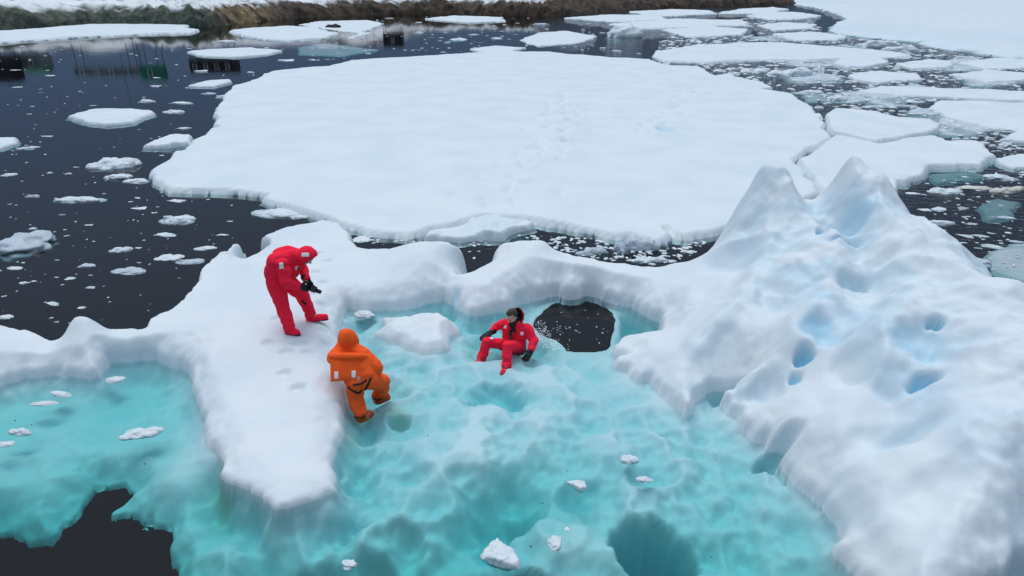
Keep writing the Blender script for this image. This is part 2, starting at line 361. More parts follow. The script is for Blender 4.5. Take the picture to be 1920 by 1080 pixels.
def build_iceberg():
    res = .031
    X, Y = np.meshgrid(np.arange(-10.2, 9.6, res), np.arange(2.4, 18.0, res))
    white = []
    ctrl_p, ctrl_v = [], []
    for px, py, z, push in BACK:
        w = at(px, py, z); white.append((w[0], w[1] + push)); ctrl_p.append(w[:2]); ctrl_v.append(z)
    for k, (px, py, Yd) in enumerate(RIDGE):
        w = at_y(px, py, Yd); off = .25 if k < 2 else .95
        white.append((w[0] * (1 + off / Yd * .6), Yd + off)); ctrl_p.append(w[:2]); ctrl_v.append(w[2])
        if k > 2:
            ctrl_p.append((w[0] * (1 + off / Yd * .6), Yd + off)); ctrl_v.append(w[2] - .75)
    for px, py in FRONT: white.append(at(px, py, 0)[:2])
    for px, py, z in HW:
        ctrl_p.append(at(px, py, z)[:2]); ctrl_v.append(z)
    hw = tps(ctrl_p, ctrl_v, .01)
    isl = [at(px, py, z)[:2] for px, py, z in ISLAND]
    rag = .085 * fbm(X * 2.1, Y * 2.1, 3, 11) + .018 * fbm(X * 8, Y * 8, 2, 13)
    sw = sdist(X, Y, white) + rag
    si = sdist(X, Y, isl) + rag * .8
    foot = [at(px, py, 0)[:2] for px, py in ((2400, 1100), (1900, 1500), (-100, 1500), (-700, 900))]
    solid = [(x, y + .05) for (x, y) in white[:len(BACK) + len(RIDGE)]] + foot
    sf = sdist(X, Y, solid) + .05 * fbm(X * 2, Y * 2, 3, 5)
    h1 = [at(px, py, -.62)[:2] for px, py in HOLE1]; h2 = [at(px, py, -.11)[:2] for px, py in HOLE2]
    s1 = sdist(X, Y, h1) + .10 * fbm(X * 2.2, Y * 2.2, 5, 21); s2 = sdist(X, Y, h2) + .05 * fbm(X * 2.5, Y * 2.5, 3, 22)
    s1 = np.minimum(s1, -np.maximum(sw, si) - .03); s2 = np.minimum(s2, -np.maximum(sw, si) - .02)
    H = np.clip(hw(X, Y), .10, 3.2)
    dpt = tps([at(px, py, -d)[:2] for px, py, d in DEPTH], [d * .72 for *_, d in DEPTH], .02)
    D = np.clip(dpt(X, Y), .07, 2.6)
    # white part
    ew = np.clip(.30 + .35 * H, .35, .8) + .15 * fbm(X * .8, Y * .8, 3, 19)
    ew = .13 + (ew - .13) * sstep(.25, .9, sf)
    t = np.clip(sw / ew, 0, 1); prof = .36 * np.clip(sw / .06, 0, 1) ** .6 + .64 * (1 - (1 - t) ** 1.6)
    bil = np.abs(fbm(X * .75 + .2 * Y, Y * .5, 3, 31))
    tall = sstep(.5, 1.3, H)
    det = .05 * fbm(X * .9, Y * .9, 3, 3) + .006 * fbm(X * 5, Y * 5, 3, 4)
    det = det + tall * (.34 * (.22 - bil) + .03 * np.abs(fbm(X * 1.2, Y * 1.2, 2, 33)))
    wx_ = X + .22 * fbm(X * 1.1, Y * 1.1, 3, 35); wy_ = Y + .22 * fbm(X * 1.1, Y * 1.1, 3, 36)
    sc1 = worley(wx_ * 1.0 + .35 * wy_, wy_ * 1.15, 37); sc2 = worley(wx_ * 2.7, wy_ * 2.3, 38)
    big = sstep(.75, 1.5, H)
    det = det + big * (.17 * (sc1 - .45) + .025 * (sc2 - .45) + .16 * fbm(X * .8, Y * .8, 3, 39)) + .008 * (sc2 - .45) * sstep(.3, .7, H)
    det = det + big * (.07 * (.25 - np.abs(fbm(X * 2.2 + .8 * Y, Y * 1.6, 3, 95))) + .03 * fbm(X * 4, Y * 4, 3, 96))
    top = H * prof + det * np.clip(sw / .3, 0, 1)
    ti = np.clip(si / .42, 0, 1); topi = np.minimum(np.minimum(.95 * si + .03, .30 + .16 * (Y - 11.0) + .05 * (X + 1.5)), .24 + .45 * np.abs(X + 1.45 + .3 * (Y - 11))) + (.05 * fbm(X * 2.2, Y * 2.2, 4, 41) + .015 * fbm(X * 8, Y * 8, 2, 42)) * ti
    # shelf under water
    scal = worley(X * 2.1 + .5 * fbm(X, Y, 2, 51), Y * 2.1, 52); scal2 = worley(X * 4.6, Y * 4.6 + .4 * fbm(X * 2, Y * 2, 2, 54), 53)
    lump = .28 * (scal - .45) + .13 * (scal2 - .45) * sstep(-.2, .3, fbm(X * .7, Y * .7, 2, 58)) + .16 * (worley(X * .95 + .4 * fbm(X, Y, 3, 59), Y * .95, 57) - .45) + .10 * fbm(X * 1.3, Y * 1.3, 4, 55) + .03 * fbm(X * 6, Y * 6, 3, 56)
    far = np.clip(-np.maximum(sw, si) / .35, 0, 1); far = 1 - (1 - far) ** 2
    calm = 1 - .65 * sstep(-3.2, -3.7, X) * sstep(5, 6, Y)     # the left pool floor is smoother
    amp = np.clip(.6 + D * 1.1, .7, 1.6)
    shelf = -(D * (.12 + .88 * far)) + lump * calm * amp * far
    for px, py, rx, ry, dd in POOLS:
        c = at(px, py, -.3); q = np.hypot((X - c[0]) / rx + .25 * fbm(X * 2, Y * 2, 2, 77), (Y - c[1]) / ry + .25 * fbm(X * 2, Y * 2, 2, 78))
        shelf -= dd * (1 - sstep(.35, 1.05, q + .18 * fbm(X * 5, Y * 5, 3, 79)))
    shelf -= (.28 * sstep(-.5, .05, s1) ** 1.6 + .15 * sstep(-.3, .05, s2) ** 1.5) * far
    rim = sstep(-.32, -.06, s2) * (1 - .55 * sstep(1.9, 2.3, X) * sstep(10.4, 10.8, Y)); shelf = shelf * (1 - rim) - .10 * rim
    shelf = np.minimum(shelf, -.03 - .02 * far)
    Z = np.where(sw > 0, top, np.where(si > 0, topi, shelf))
    blue = np.zeros_like(Z)
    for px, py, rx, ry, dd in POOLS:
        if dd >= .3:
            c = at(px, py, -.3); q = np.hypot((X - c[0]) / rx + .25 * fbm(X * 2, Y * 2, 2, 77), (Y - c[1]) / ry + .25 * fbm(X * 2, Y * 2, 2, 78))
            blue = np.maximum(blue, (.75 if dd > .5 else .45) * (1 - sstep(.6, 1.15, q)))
    for pts, wd, hh in RIDGES:
        w = [at(px, py, z)[:2] for px, py, z in pts]; d2 = np.full(X.shape, 1e9)
        for a, b in zip(w, w[1:]):
            e = b - a; tt = np.clip(((X - a[0]) * e[0] + (Y - a[1]) * e[1]) / (e @ e), 0, 1)
            d2 = np.minimum(d2, (X - a[0] - e[0] * tt) ** 2 + (Y - a[1] - e[1] * tt) ** 2)
        dd_ = np.sqrt(d2) + .12 * fbm(X * 1.6, Y * 1.6, 3, 83)
        Z = Z + hh * np.exp(-(dd_ / wd) ** 2) * np.clip(sw / .3, 0, 1)
        if hh < 0: blue = np.maximum(blue, min(.16, -hh * .8) * np.exp(-(dd_ / wd) ** 2))
    for px, py, z, rx, ry, dd, b in HOLLOWS:
        c = at(px, py, z); q = np.hypot((X - c[0]) / rx + .22 * fbm(X * 3, Y * 3, 2, 61), (Y - c[1]) / ry + .22 * fbm(X * 3, Y * 3, 2, 62))
        k = 1 - sstep(.35, 1.0, q)
        Z = Z - dd * k; blue = np.maximum(blue, b * (1 - sstep(.5, .95, q)))
    # cliffs down into open water
    drop = np.maximum(np.maximum(-sf, s1), s2)
    dr = np.maximum(drop, 0)
    Z = Z - np.where(drop > 0, 13 * dr + .8 * np.sqrt(dr), 0)
    # a thin ledge round the second hole seen through the water
    Z = np.maximum(Z, -8.3)
    alg = np.zeros_like(Z)
    for px, py, r_ in ((412, 935, .16), (430, 950, .2), (748, 803, .17), (660, 850, .1)):
        c = at(px, py, -.4); alg = np.maximum(alg, (.45 if r_ > .12 else .3) * sstep(-.03, -.12, Z) * np.exp(-((X - c[0]) ** 2 + (Y - c[1]) ** 2) / r_ ** 2))
    blue = np.clip(blue + tall * .20 * sstep(.0, .4, fbm(X * .8, Y * .8, 3, 91)) + big * .16 * sstep(.42, .15, sc1), 0, 1)
    # water-worn ice below the surface is clear, bluer ice
    wet = sstep(.02, -.06, Z) * .30
    blue = np.maximum(blue, wet)
    gy_, gx_ = np.gradient(drop, res); gl_ = np.maximum(np.hypot(gx_, gy_), .3)
    mv = (drop > 0) & (drop < res * 1.6)
    Zr = Z + 13 * dr + .8 * np.sqrt(dr)
    Z = np.where(mv, np.where((np.maximum(sw, si) > -.14) | (s2 > -.05), -.11, np.minimum(Zr, .0) - .07), Z)
    X = np.where(mv, X - gx_ / gl_ ** 2 * drop, X); Y = np.where(mv, Y - gy_ / gl_ ** 2 * drop, Y)
    me = grid_mesh('iceberg', X, Y, Z, drop < res * 1.45, {'blue': blue, 'algae': alg})
    o = link('iceberg', me, M['berg'])
    tag(o, 'white iceberg in the foreground with a tall blue hollowed peak and turquoise sunken shelf', 'iceberg')
    def zat(x, y):
        i = int(round((y - 2.4) / res)); j = int(round((x + 10.2) / res)); return float(Z[i, j])
    return zat
berg_z = build_iceberg()

# ------------------------------------------------------------------ sheets and floes
def sheet(name, poly, h, label, cat='ice floe', material=None, edge=.35, rag=.15, n=90, skirt=.8, base=0.0, bump=.05, group=None, world=False, lump=0.0, extra=None, seed=None):
    P = np.array(poly if world else [at(px, py, h * .35)[:2] for px, py in poly])
    lo, hi = P.min(0) - skirt * 1.2, P.max(0) + skirt * 1.2
    nx = ny = n
    X, Y = np.meshgrid(np.linspace(lo[0], hi[0], nx), np.linspace(lo[1], hi[1], ny))
    sdv = random.randint(0, 999) if seed is None else seed
    f = 1.0 / max(rag * 6, .05)
    cell = max((hi[0] - lo[0]) / n, (hi[1] - lo[1]) / n); skirt = min(skirt, max(.12, cell * 1.5))
    s = sdist(X, Y, P) + rag * fbm(X * f, Y * f, 4, sdv)
    t = np.clip(s / edge, 0, 1)
    Z = h * (1 - (1 - t) ** 2.2) + bump * fbm(X * .5, Y * .5, 4, sdv + 3) * t
    if lump: Z = Z + lump * t * np.maximum(0, fbm(X * f * .8, Y * f * .8, 4, sdv + 9) + .1)
    u = np.clip(-s / skirt, 0, 1)
    Z = np.where(s > 0, Z, -.05 - .12 * u) + base
    blue = sstep(.0, -.06, s) * .3
    if extra is not None: Z, blue = extra(X, Y, Z, blue, s)
    c_ = min(.05, skirt * .4)
    gy_, gx_ = np.gradient(s, Y[:, 0], X[0]); g2 = np.maximum(gx_ ** 2 + gy_ ** 2, .25)
    ex = np.clip(-c_ - s, 0, cell * 1.45); mv = s < -c_
    X = X + np.where(mv, gx_ / g2 * ex, 0); Y = Y + np.where(mv, gy_ / g2 * ex, 0); Z = np.where(mv, base - .09, Z)
    o = link(name, grid_mesh(name, X, Y, Z, s > -c_ - cell * 1.4, {'blue': blue}), material or M['snow'])
    return tag(o, label, cat, group)

MAIN = [(282,324),(291,339),(299,351),(317,360),(386,361),(449,364),(499,370),(488,375),(505,386),(534,391),(559,397),(590,408),(606,414),(640,424),(672,431),(678,438),(702,441),(740,444),
 (765,447),(790,444),(815,431),(852,423),(880,413),(905,409),(960,412),(993,415),(1030,424),(1060,426),(1110,435),(1140,441),(1167,446),(1182,443),(1207,450),(1230,456),(1245,456),(1261,445),(1250,433),(1272,445),
 (1287,449),(1305,445),(1330,440),(1350,434),(1400,425),(1470,400),(1538,366),(1531,354),(1516,336),(1506,322),(1495,313),(1494,301),(1520,284),(1556,264),(1551,252),(1543,240),(1544,215),(1530,215),(1527,205),(1505,192),(1480,177),(1432,170),(1447,165),(1425,156),(1380,146),(1370,139),(1340,144),(1322,132),
 (1310,126),(1265,125),(1240,122),(1220,113),(1166,111),(1082,104),(1030,99),(926,98),(868,102),(786,107),(659,115),(613,126),(556,130),(521,134),(488,141),(491,146),(436,165),(420,181),(403,211),(405,238),(414,241),(392,247),(364,266),(345,287),(332,287)]
def main_extra(X, Y, Z, blue, s):
    rs = np.random.RandomState(3)
    path = [((1060,165),(1040,230),(1010,275),(960,330),(930,380)), ((1290,160),(1270,205),(1240,225),(1215,250)), ((1075,180),(1090,200),(1060,260),(985,320),(950,370))]
    for p in path:
        w = [at(px, py, .3)[:2] for px, py in p]
        for a, b in zip(w, w[1:]):
            L = np.hypot(*(b - a)); k = int(L / .45)
            for i in range(k):
                c = a + (b - a) * (i / k) + rs.normal(0, .5, 2)
                m = (np.abs(X - c[0]) < 1) & (np.abs(Y - c[1]) < 1)
                Z[m] -= .11 * np.exp(-(((X[m] - c[0]) / .2) ** 2 + ((Y[m] - c[1]) / .3) ** 2))
    c = at(1248, 234, .3); q = np.hypot((X - c[0]) / .45, (Y - c[1]) / .8)
    Z -= .15 * (1 - sstep(.4, 1, q)); blue = np.maximum(blue, .6 * (1 - sstep(.4, 1, q)))
    # low sastrugi
    Z += .02 * fbm(X * .35 + Y * .2, Y * 1.1, 4, 8) * np.clip(s, 0, 1)
    return Z, blue
sheet('ice_floe', MAIN, .17, 'huge flat snow covered ice floe filling the middle behind the people', edge=.12, rag=.22, n=430, skirt=.35, bump=.05, extra=main_extra, seed=5)
# pale tongue of ice under water along the near rim of the floe
def tongue(name, poly, z, label, mtl):
    return sheet(name, [tuple(at(px, py, z)[:2]) for px, py in poly], .05, label, 'submerged ice', mtl, edge=.3, rag=.08, n=70, skirt=.5, base=z, bump=.03, world=True)
tongue('submerged_ledge', [(935,440),(968,430),(1003,420),(1040,428),(1100,438),(1170,450),(1230,462),(1290,470),(1220,478),(1170,470),(1100,457),(1040,447),(980,452)], -.45, 'pale green sunken ice ledge along the near rim of the huge floe', M['snow'])
tongue('submerged_ledge', [(1245,452),(1265,446),(1300,455),(1310,463),(1270,474),(1240,468)], -.5, 'teal sunken ice corner left of the tall iceberg peak', M['chunk'])
sheet('ice_slab', [(797,448),(816,436),(852,429),(880,418),(925,413),(958,418),(990,416),(1003,424),(968,434),(945,449),(900,447),(862,453),(832,449)], .15, 'broken snowy slab cracked loose from the near rim of the huge floe', rag=.14, edge=.12, lump=.16, n=110, skirt=.3)
sheet('ice_slab', [(1549,216),(1562,206),(1600,208),(1640,214),(1680,222),(1710,225),(1745,227),(1763,238),(1755,249),(1690,261),(1645,269),(1617,263),(1578,253),(1562,250),(1551,238)], .2, 'smooth white slab behind a crack, upper of two right of the huge floe', rag=.12, edge=.14, n=110, skirt=.35)
sheet('ice_slab', [(1562,256),(1578,257),(1617,267),(1645,274),(1690,265),(1750,256),(1775,268),(1833,268),(1848,277),(1865,298),(1855,302),(1838,312),(1783,313),(1747,315),(1733,330),(1715,338),(1700,345),(1683,344),(1686,350),(1680,358),(1672,360),(1600,372),(1546,370),(1537,357),(1522,338),(1512,322),(1501,315),(1499,303),(1525,286)], .19, 'wide white slab directly behind the right iceberg peak', rag=.12, edge=.14, n=150, skirt=.35)

FLAT = [
 ([(-60,62),(60,56),(180,45),(200,43),(260,46),(345,48),(362,55),(355,62),(300,63),(200,68),(120,72),(0,80),(-60,82)], .5, 'long white floe strip below the dark rocks at the top left'),
 ([(428,60),(470,53),(540,50),(590,52),(632,64),(610,73),(540,77),(480,73)], .45, 'oval white floe near the shore behind the huge floe, reflected rocks under it'),
 ([(350,98),(400,93),(470,90),(528,96),(500,103),(440,108),(380,106)], .3, 'thin lens shaped white floe above a dark rectangular reflection'),
 ([(352,162),(390,152),(432,150),(436,154),(400,163)], .25, 'small flat white floe just left of the far left corner of the huge floe'),
 ([(128,220),(165,208),(215,205),(285,208),(288,214),(250,230),(200,235),(165,232)], .3, 'flat oval white floe alone on calm water at the left'),
 ([(263,277),(300,263),(330,255),(360,257),(355,270),(310,277)], .35, 'two lobed white floe touching the left edge of the huge floe'),
 ([(-40,262),(0,261),(34,262),(28,270),(0,278),(-40,280)], .25, 'white floe tip cut by the left picture edge'),
 ([(795,36),(850,30),(940,33),(945,40),(880,43)], .4, 'narrow white floe lying under the brown shore rocks at the top centre'),
 ([(1218,98),(1290,88),(1380,82),(1460,80),(1600,92),(1700,102),(1722,108),(1640,110),(1500,113),(1320,117),(1250,114)], .35, 'long white floe with a straight dark near edge beyond the huge floe'),
 ([(1605,171),(1650,163),(1760,166),(1920,172),(2050,178),(2050,192),(1850,187),(1700,181),(1640,176)], .25, 'long narrow pale floe pointing left at the right picture edge'),
 ([(1738,201),(1760,189),(1850,191),(2050,200),(2050,250),(1930,247),(1860,240),(1800,226)], .2, 'broad pale floe at the right edge below a thin dark crack'),
 ([(1872,264),(1905,247),(1960,250),(1960,269)], .3, 'pointed white floe at the right edge above the smaller wedge'),
 ([(1865,300),(1905,289),(1990,294),(1990,318),(1900,316)], .25, 'white wedge floe at the right edge touching the wide slab'),
 ([(1560,120),(1580,110),(1620,107),(1655,112),(1668,120),(1630,127),(1590,128)], .5, 'bluish lumpy ice block beyond the slabs with a small blue hollow'),
 ([(1400,30),(1440,22),(1500,24),(1540,30),(1500,36),(1440,37)], .4, 'flat white floe beside the tip of the rocky point'),
 ([(1180,22),(1260,18),(1330,20),(1345,26),(1270,30),(1200,28)], .4, 'flat white floe under the right part of the rocky shore'),
 ([(1060,34),(1140,28),(1240,30),(1250,38),(1150,42)], .4, 'flat pale floe under the shore rocks right of centre'),
 ([(1140,46),(1260,36),(1390,38),(1400,48),(1300,52),(1200,54)], .35, 'wide pale floe behind the domed ice block'),
 ([(975,75),(1010,62),(1060,58),(1120,68),(1090,80),(1010,87)], .2, 'thin grey white floe left of the domed ice block'),
 ([(1240,56),(1330,50),(1400,55),(1390,66),(1290,70)], .3, 'thin floe between the domed block and the long straight edged floe'),
 ([(1345,25),(1390,17),(1450,14),(1480,18),(1430,26)], .4, 'white floe at the foot of the rocky point'),
 ([(1420,48),(1470,42),(1530,46),(1520,54),(1450,57)], .3, 'white floe at the left edge of the smooth ice field'),
 ([(1590,140),(1650,134),(1720,140),(1730,150),(1650,156),(1600,150)], .25, 'pale flat floe above the long narrow pointed floe'),
 ([(1680,120),(1740,112),(1790,116),(1780,126),(1710,130)], .25, 'pale flat floe right of the bluish lumpy block'),
 ([(1800,118),(1860,110),(1960,116),(1960,128),(1850,130)], .25, 'pale drifting floe near the right edge below the smooth ice field'),
 ([(1780,140),(1850,132),(1920,138),(1970,150),(1850,155)], .25, 'pale floe at the right edge just above the narrow pointed floe'),
 ([(1450,64),(1520,60),(1590,68),(1570,76),(1490,76)], .3, 'pale floe just above the long straight edged floe'),
 ([(660,70),(690,62),(640,58),(560,46),(600,40),(690,38),(720,44)], .15, 'ragged thin floe near the shore left of the reflected hut'),
 ([(880,92),(930,86),(985,90),(960,97),(900,98)], .2, 'thin floe just behind the far rim of the huge floe'),
]
for poly, h, lab in FLAT:
    P = np.array([at(px, py, 0)[:2] for px, py in poly]); ext = P.max(0) - P.min(0)
    k = max(.12, min(ext) * .035)
    sheet('ice_floe', poly, h * .42, lab, edge=.14, rag=k * 1.3, n=130, skirt=max(.25, k * .8), lump=.10 if h > .3 else .04)
GREY = [
 ([(1655,226),(1700,213),(1770,210),(1850,222),(1865,238),(1800,246),(1735,234)], -.03, 'half sunken grey ice sheet right of the upper slab'),
 ([(1845,490),(1870,470),(1910,458),(2000,456),(2000,540),(1930,528),(1880,512)], -.05, 'grey slushy sunken sheet at the right edge beside the iceberg slope'),
 ([(1500,178),(1560,172),(1590,180),(1560,188),(1510,188)], -.02, 'small grey sunken sheet right of the far corner of the huge floe'),
 ([(1740,320),(1790,312),(1850,318),(1830,328),(1760,332)], -.14, 'turquoise sunken foot of the wide slab'),
 ([(1830,380),(1870,362),(1920,372),(1910,396),(1860,400)], -.10, 'faint grey sunken ice in the rippled water at the right'),
 ([(1510,90),(1580,84),(1650,92),(1600,100)], -.02, 'grey wet ice patch beyond the long straight edged floe'),
 ([(540,88),(620,80),(700,92),(640,104),(560,100)], -.04, 'thin wet ice film left of the reflected hut'),
]
for poly, z, lab in GREY:
    P = np.array([at(px, py, 0)[:2] for px, py in poly]); k = max(.1, min(P.max(0) - P.min(0)) * .05)
    sheet('sunken_ice', poly, .04, lab, 'sunken ice', M['dim'] if z < -.08 else M['slush'], edge=.3, rag=k * 3.5, n=90, skirt=max(.5, k), base=z - .02, bump=.05)
rsg = random.Random(77)
for k in range(16):
    cx, cy = rsg.uniform(1480, 1900), rsg.uniform(55, 240)
    if cx < 1580 and cy > 150: cx += 150
    w_, h_ = rsg.uniform(35, 95), rsg.uniform(4, 9) * (1 + cy / 250)
    poly = [(cx + w_ * math.cos(a) * rsg.uniform(.7, 1.15), cy + h_ * math.sin(a) * rsg.uniform(.7, 1.15)) for a in [i * math.pi / 6 for i in range(12)]]
    P = np.array([at(px, py, 0)[:2] for px, py in poly]); k_ = max(.1, min(P.max(0) - P.min(0)) * .06)
    sheet('sunken_ice', poly, .05, 'thin grey wet sheet among the crowded drift ice right of the huge floe', 'sunken ice', M['slush'], edge=.3, rag=k_ * 1.5, n=60, skirt=.3, base=-.045, bump=.05, group='wet ice sheets in the drift ice')
# the smooth ice field that runs to the horizon on the right
FIELD = [(1488,8),(1520,12),(1560,24),(1588,33),(1562,45),(1545,55),(1620,68),(1700,75),(1800,96),(1920,111),(2250,150),(3200,60),(3200,0),(2400,-2),(1920,-3),(1800,-3),(1600,-3),(1490,-2)]
def field_extra(X, Y, Z, blue, s):
    blue = np.maximum(blue, .25 * sstep(.1, .6, fbm(X * .02, Y * .006, 4, 5)))
    return Z, blue
sheet('ice_field', FIELD, .35, 'smooth unbroken ice field stretching to the horizon at the top right', 'ice field', edge=1.5, rag=1.6, n=220, skirt=2, bump=.06, extra=field_extra)

bm = bmesh.new()
fv = [at(px, py, .12) for px, py in ((1484, -1), (3600, 1), (5200, -19.5), (1560, -19.5), (1500, -10))]
lo_ = [bm.verts.new((p[0], p[1], -.5)) for p in fv]; hi_ = [bm.verts.new((p[0], p[1], .2)) for p in fv]
bm.faces.new(hi_); bm.faces.new(lo_[::-1])
for i in range(5): bm.faces.new((lo_[i], lo_[(i + 1) % 5], hi_[(i + 1) % 5], hi_[i]))
tag(bm_obj('ice_field', bm, M['snow'], smooth=False), 'far white ice sheet on the horizon behind the smooth ice field', 'ice field')
# ------------------------------------------------------------------ loose ice pieces
def chunk_mesh(k):
    rs = random.Random(100 + k)
    bm = bmesh.new(); bmesh.ops.create_icosphere(bm, subdivisions=4, radius=1)
    off = Vector((rs.uniform(0, 50), rs.uniform(0, 50), 3.1 * k))
    fl = rs.uniform(.30, .55); sx = rs.uniform(.8, 1.0)
    for v in bm.verts:
        c = v.co.copy()
        nz = mnoise.fractal(c * 1.3 + off, 1.0, 2.0, 4)
        vn = mnoise.noise(c * 3.2 + off)
        r_ = 1 + .38 * nz + .10 * vn
        q = c * r_
        z = q.z * fl
        if z > 0: z = z * (0.75 + .7 * max(0, mnoise.noise(Vector((c.x * 1.8, c.y * 1.8, 0)) + off)))
        else: z *= .8; q.x *= 1 + .45 * min(1, -z * 3); q.y *= 1 + .45 * min(1, -z * 3)
        v.co = Vector((q.x * sx, q.y, z))
    me = bpy.data.meshes.new('ice_chunk'); bm.to_mesh(me); bm.free()
    me.materials.append(M['chunk']); me.polygons.foreach_set('use_smooth', np.ones(len(me.polygons), bool))
    a = me.attributes.new('blue', 'FLOAT', 'POINT')
    z = np.zeros(len(me.vertices) * 3, np.float32); me.vertices.foreach_get('co', z); z = z.reshape(-1, 3)[:, 2]
    a.data.foreach_set('value', (sstep(.0, -.06, z) * .4).astype(np.float32))
    return me
def cluster_mesh(k):
    """a lumpy piece of several welded knobs"""
    rs = random.Random(300 + k)
    bm = bmesh.new()
    for i in range(rs.randint(5, 9)):
        c = Vector((rs.uniform(-.75, .75), rs.uniform(-.45, .45), rs.uniform(-.05, .12)))
        s = rs.uniform(.22, .5)
        bmesh.ops.create_icosphere(bm, subdivisions=3, radius=s, matrix=Matrix.Translation(c) @ Matrix.Diagonal((1.2, 1, .7, 1)))
    bmesh.ops.create_icosphere(bm, subdivisions=3, radius=1, matrix=Matrix.Translation((0, 0, -.14)) @ Matrix.Diagonal((1.1, .8, .2, 1)))
    me = remesh(bm, .055, 2)
    off = Vector((k * 3.3, 7, 1))
    for v in me.vertices:
        v.co += v.normal * (.10 * mnoise.fractal(v.co * 3 + off, 1, 2, 4))
    me.materials.append(M['chunk']); me.polygons.foreach_set('use_smooth', np.ones(len(me.polygons), bool))
    a = me.attributes.new('blue', 'FLOAT', 'POINT')
    z = np.zeros(len(me.vertices) * 3, np.float32); me.vertices.foreach_get('co', z); z = z.reshape(-1, 3)[:, 2]
    a.data.foreach_set('value', (sstep(.0, -.06, z) * .4).astype(np.float32))
    return me
def remesh(bm, voxel, smooth=3, fac=.5):
    me = bpy.data.meshes.new('tmp'); bm.to_mesh(me); bm.free()
    o = bpy.data.objects.new('tmp', me); COL.objects.link(o)
    m = o.modifiers.new('r', 'REMESH'); m.mode = 'VOXEL'; m.voxel_size = voxel; m.use_smooth_shade = True
    if smooth:
        s = o.modifiers.new('s', 'SMOOTH'); s.iterations = smooth; s.factor = fac
    dg = bpy.context.evaluated_depsgraph_get()
    out = bpy.data.meshes.new_from_object(o.evaluated_get(dg))
    bpy.data.objects.remove(o); bpy.data.meshes.remove(me)
    return out
def shard_mesh(k):
    rs = random.Random(700 + k); bm = bmesh.new()
    for j in range(rs.randint(1, 3)):
        c = Vector((rs.uniform(-.4, .4), rs.uniform(-.3, .3), 0)) if j else Vector((0, 0, 0)); sc_ = 1 if j == 0 else rs.uniform(.35, .6)
        pts = [bm.verts.new(c + Vector((rs.uniform(-1, 1) * sc_, rs.uniform(-.85, .85) * sc_, rs.uniform(-.25, .32) * (1 if j == 0 else 1.5) * sc_))) for _ in range(13)]
        r_ = bmesh.ops.convex_hull(bm, input=pts)
        bmesh.ops.delete(bm, geom=list({g for g in r_['geom_interior'] + r_['geom_unused'] if isinstance(g, bmesh.types.BMVert)}), context='VERTS')
    me = remesh(bm, .06, 1); off = Vector((k * 2.1, 4, 1))
    for v in me.vertices: v.co += v.normal * (.07 * mnoise.fractal(v.co * 4 + off, 1, 2, 4))
    me.materials.append(M['chunk']); me.polygons.foreach_set('use_smooth', np.ones(len(me.polygons), bool))
    a = me.attributes.new('blue', 'FLOAT', 'POINT')
    z = np.zeros(len(me.vertices) * 3, np.float32); me.vertices.foreach_get('co', z); z = z.reshape(-1, 3)[:, 2]
    a.data.foreach_set('value', (sstep(.0, -.06, z) * .4).astype(np.float32))
    return me
SH = [shard_mesh(k) for k in range(9)]
CH = [chunk_mesh(k) for k in range(9)]
CL = [cluster_mesh(k) for k in range(6)]
def piece(px, py, w, label, group=None, mesh=None, asp=.8, zs=1.0, z=0.0, rot=None, cat='ice piece', material=None, sink=0.0):
    """one floating piece, w = width in photo pixels"""
    p = at(px, py, z); s = w / 2 / FPX * depth_t(px, py, z)
    me = mesh or random.choice(CH[:4] + CL + SH + SH)
    o = bpy.data.objects.new('ice_piece', me); COL.objects.link(o)
    o.location = (p[0], p[1], z - sink * s)
    o.scale = (s, s * asp, s * zs)
    o.rotation_euler = (0, 0, random.uniform(-.5, .5) + random.choice((0, math.pi)) if rot is None else rot)
    if material:
        o.material_slots[0].link = 'OBJECT'; o.material_slots[0].material = material
    return tag(o, label, cat, group)

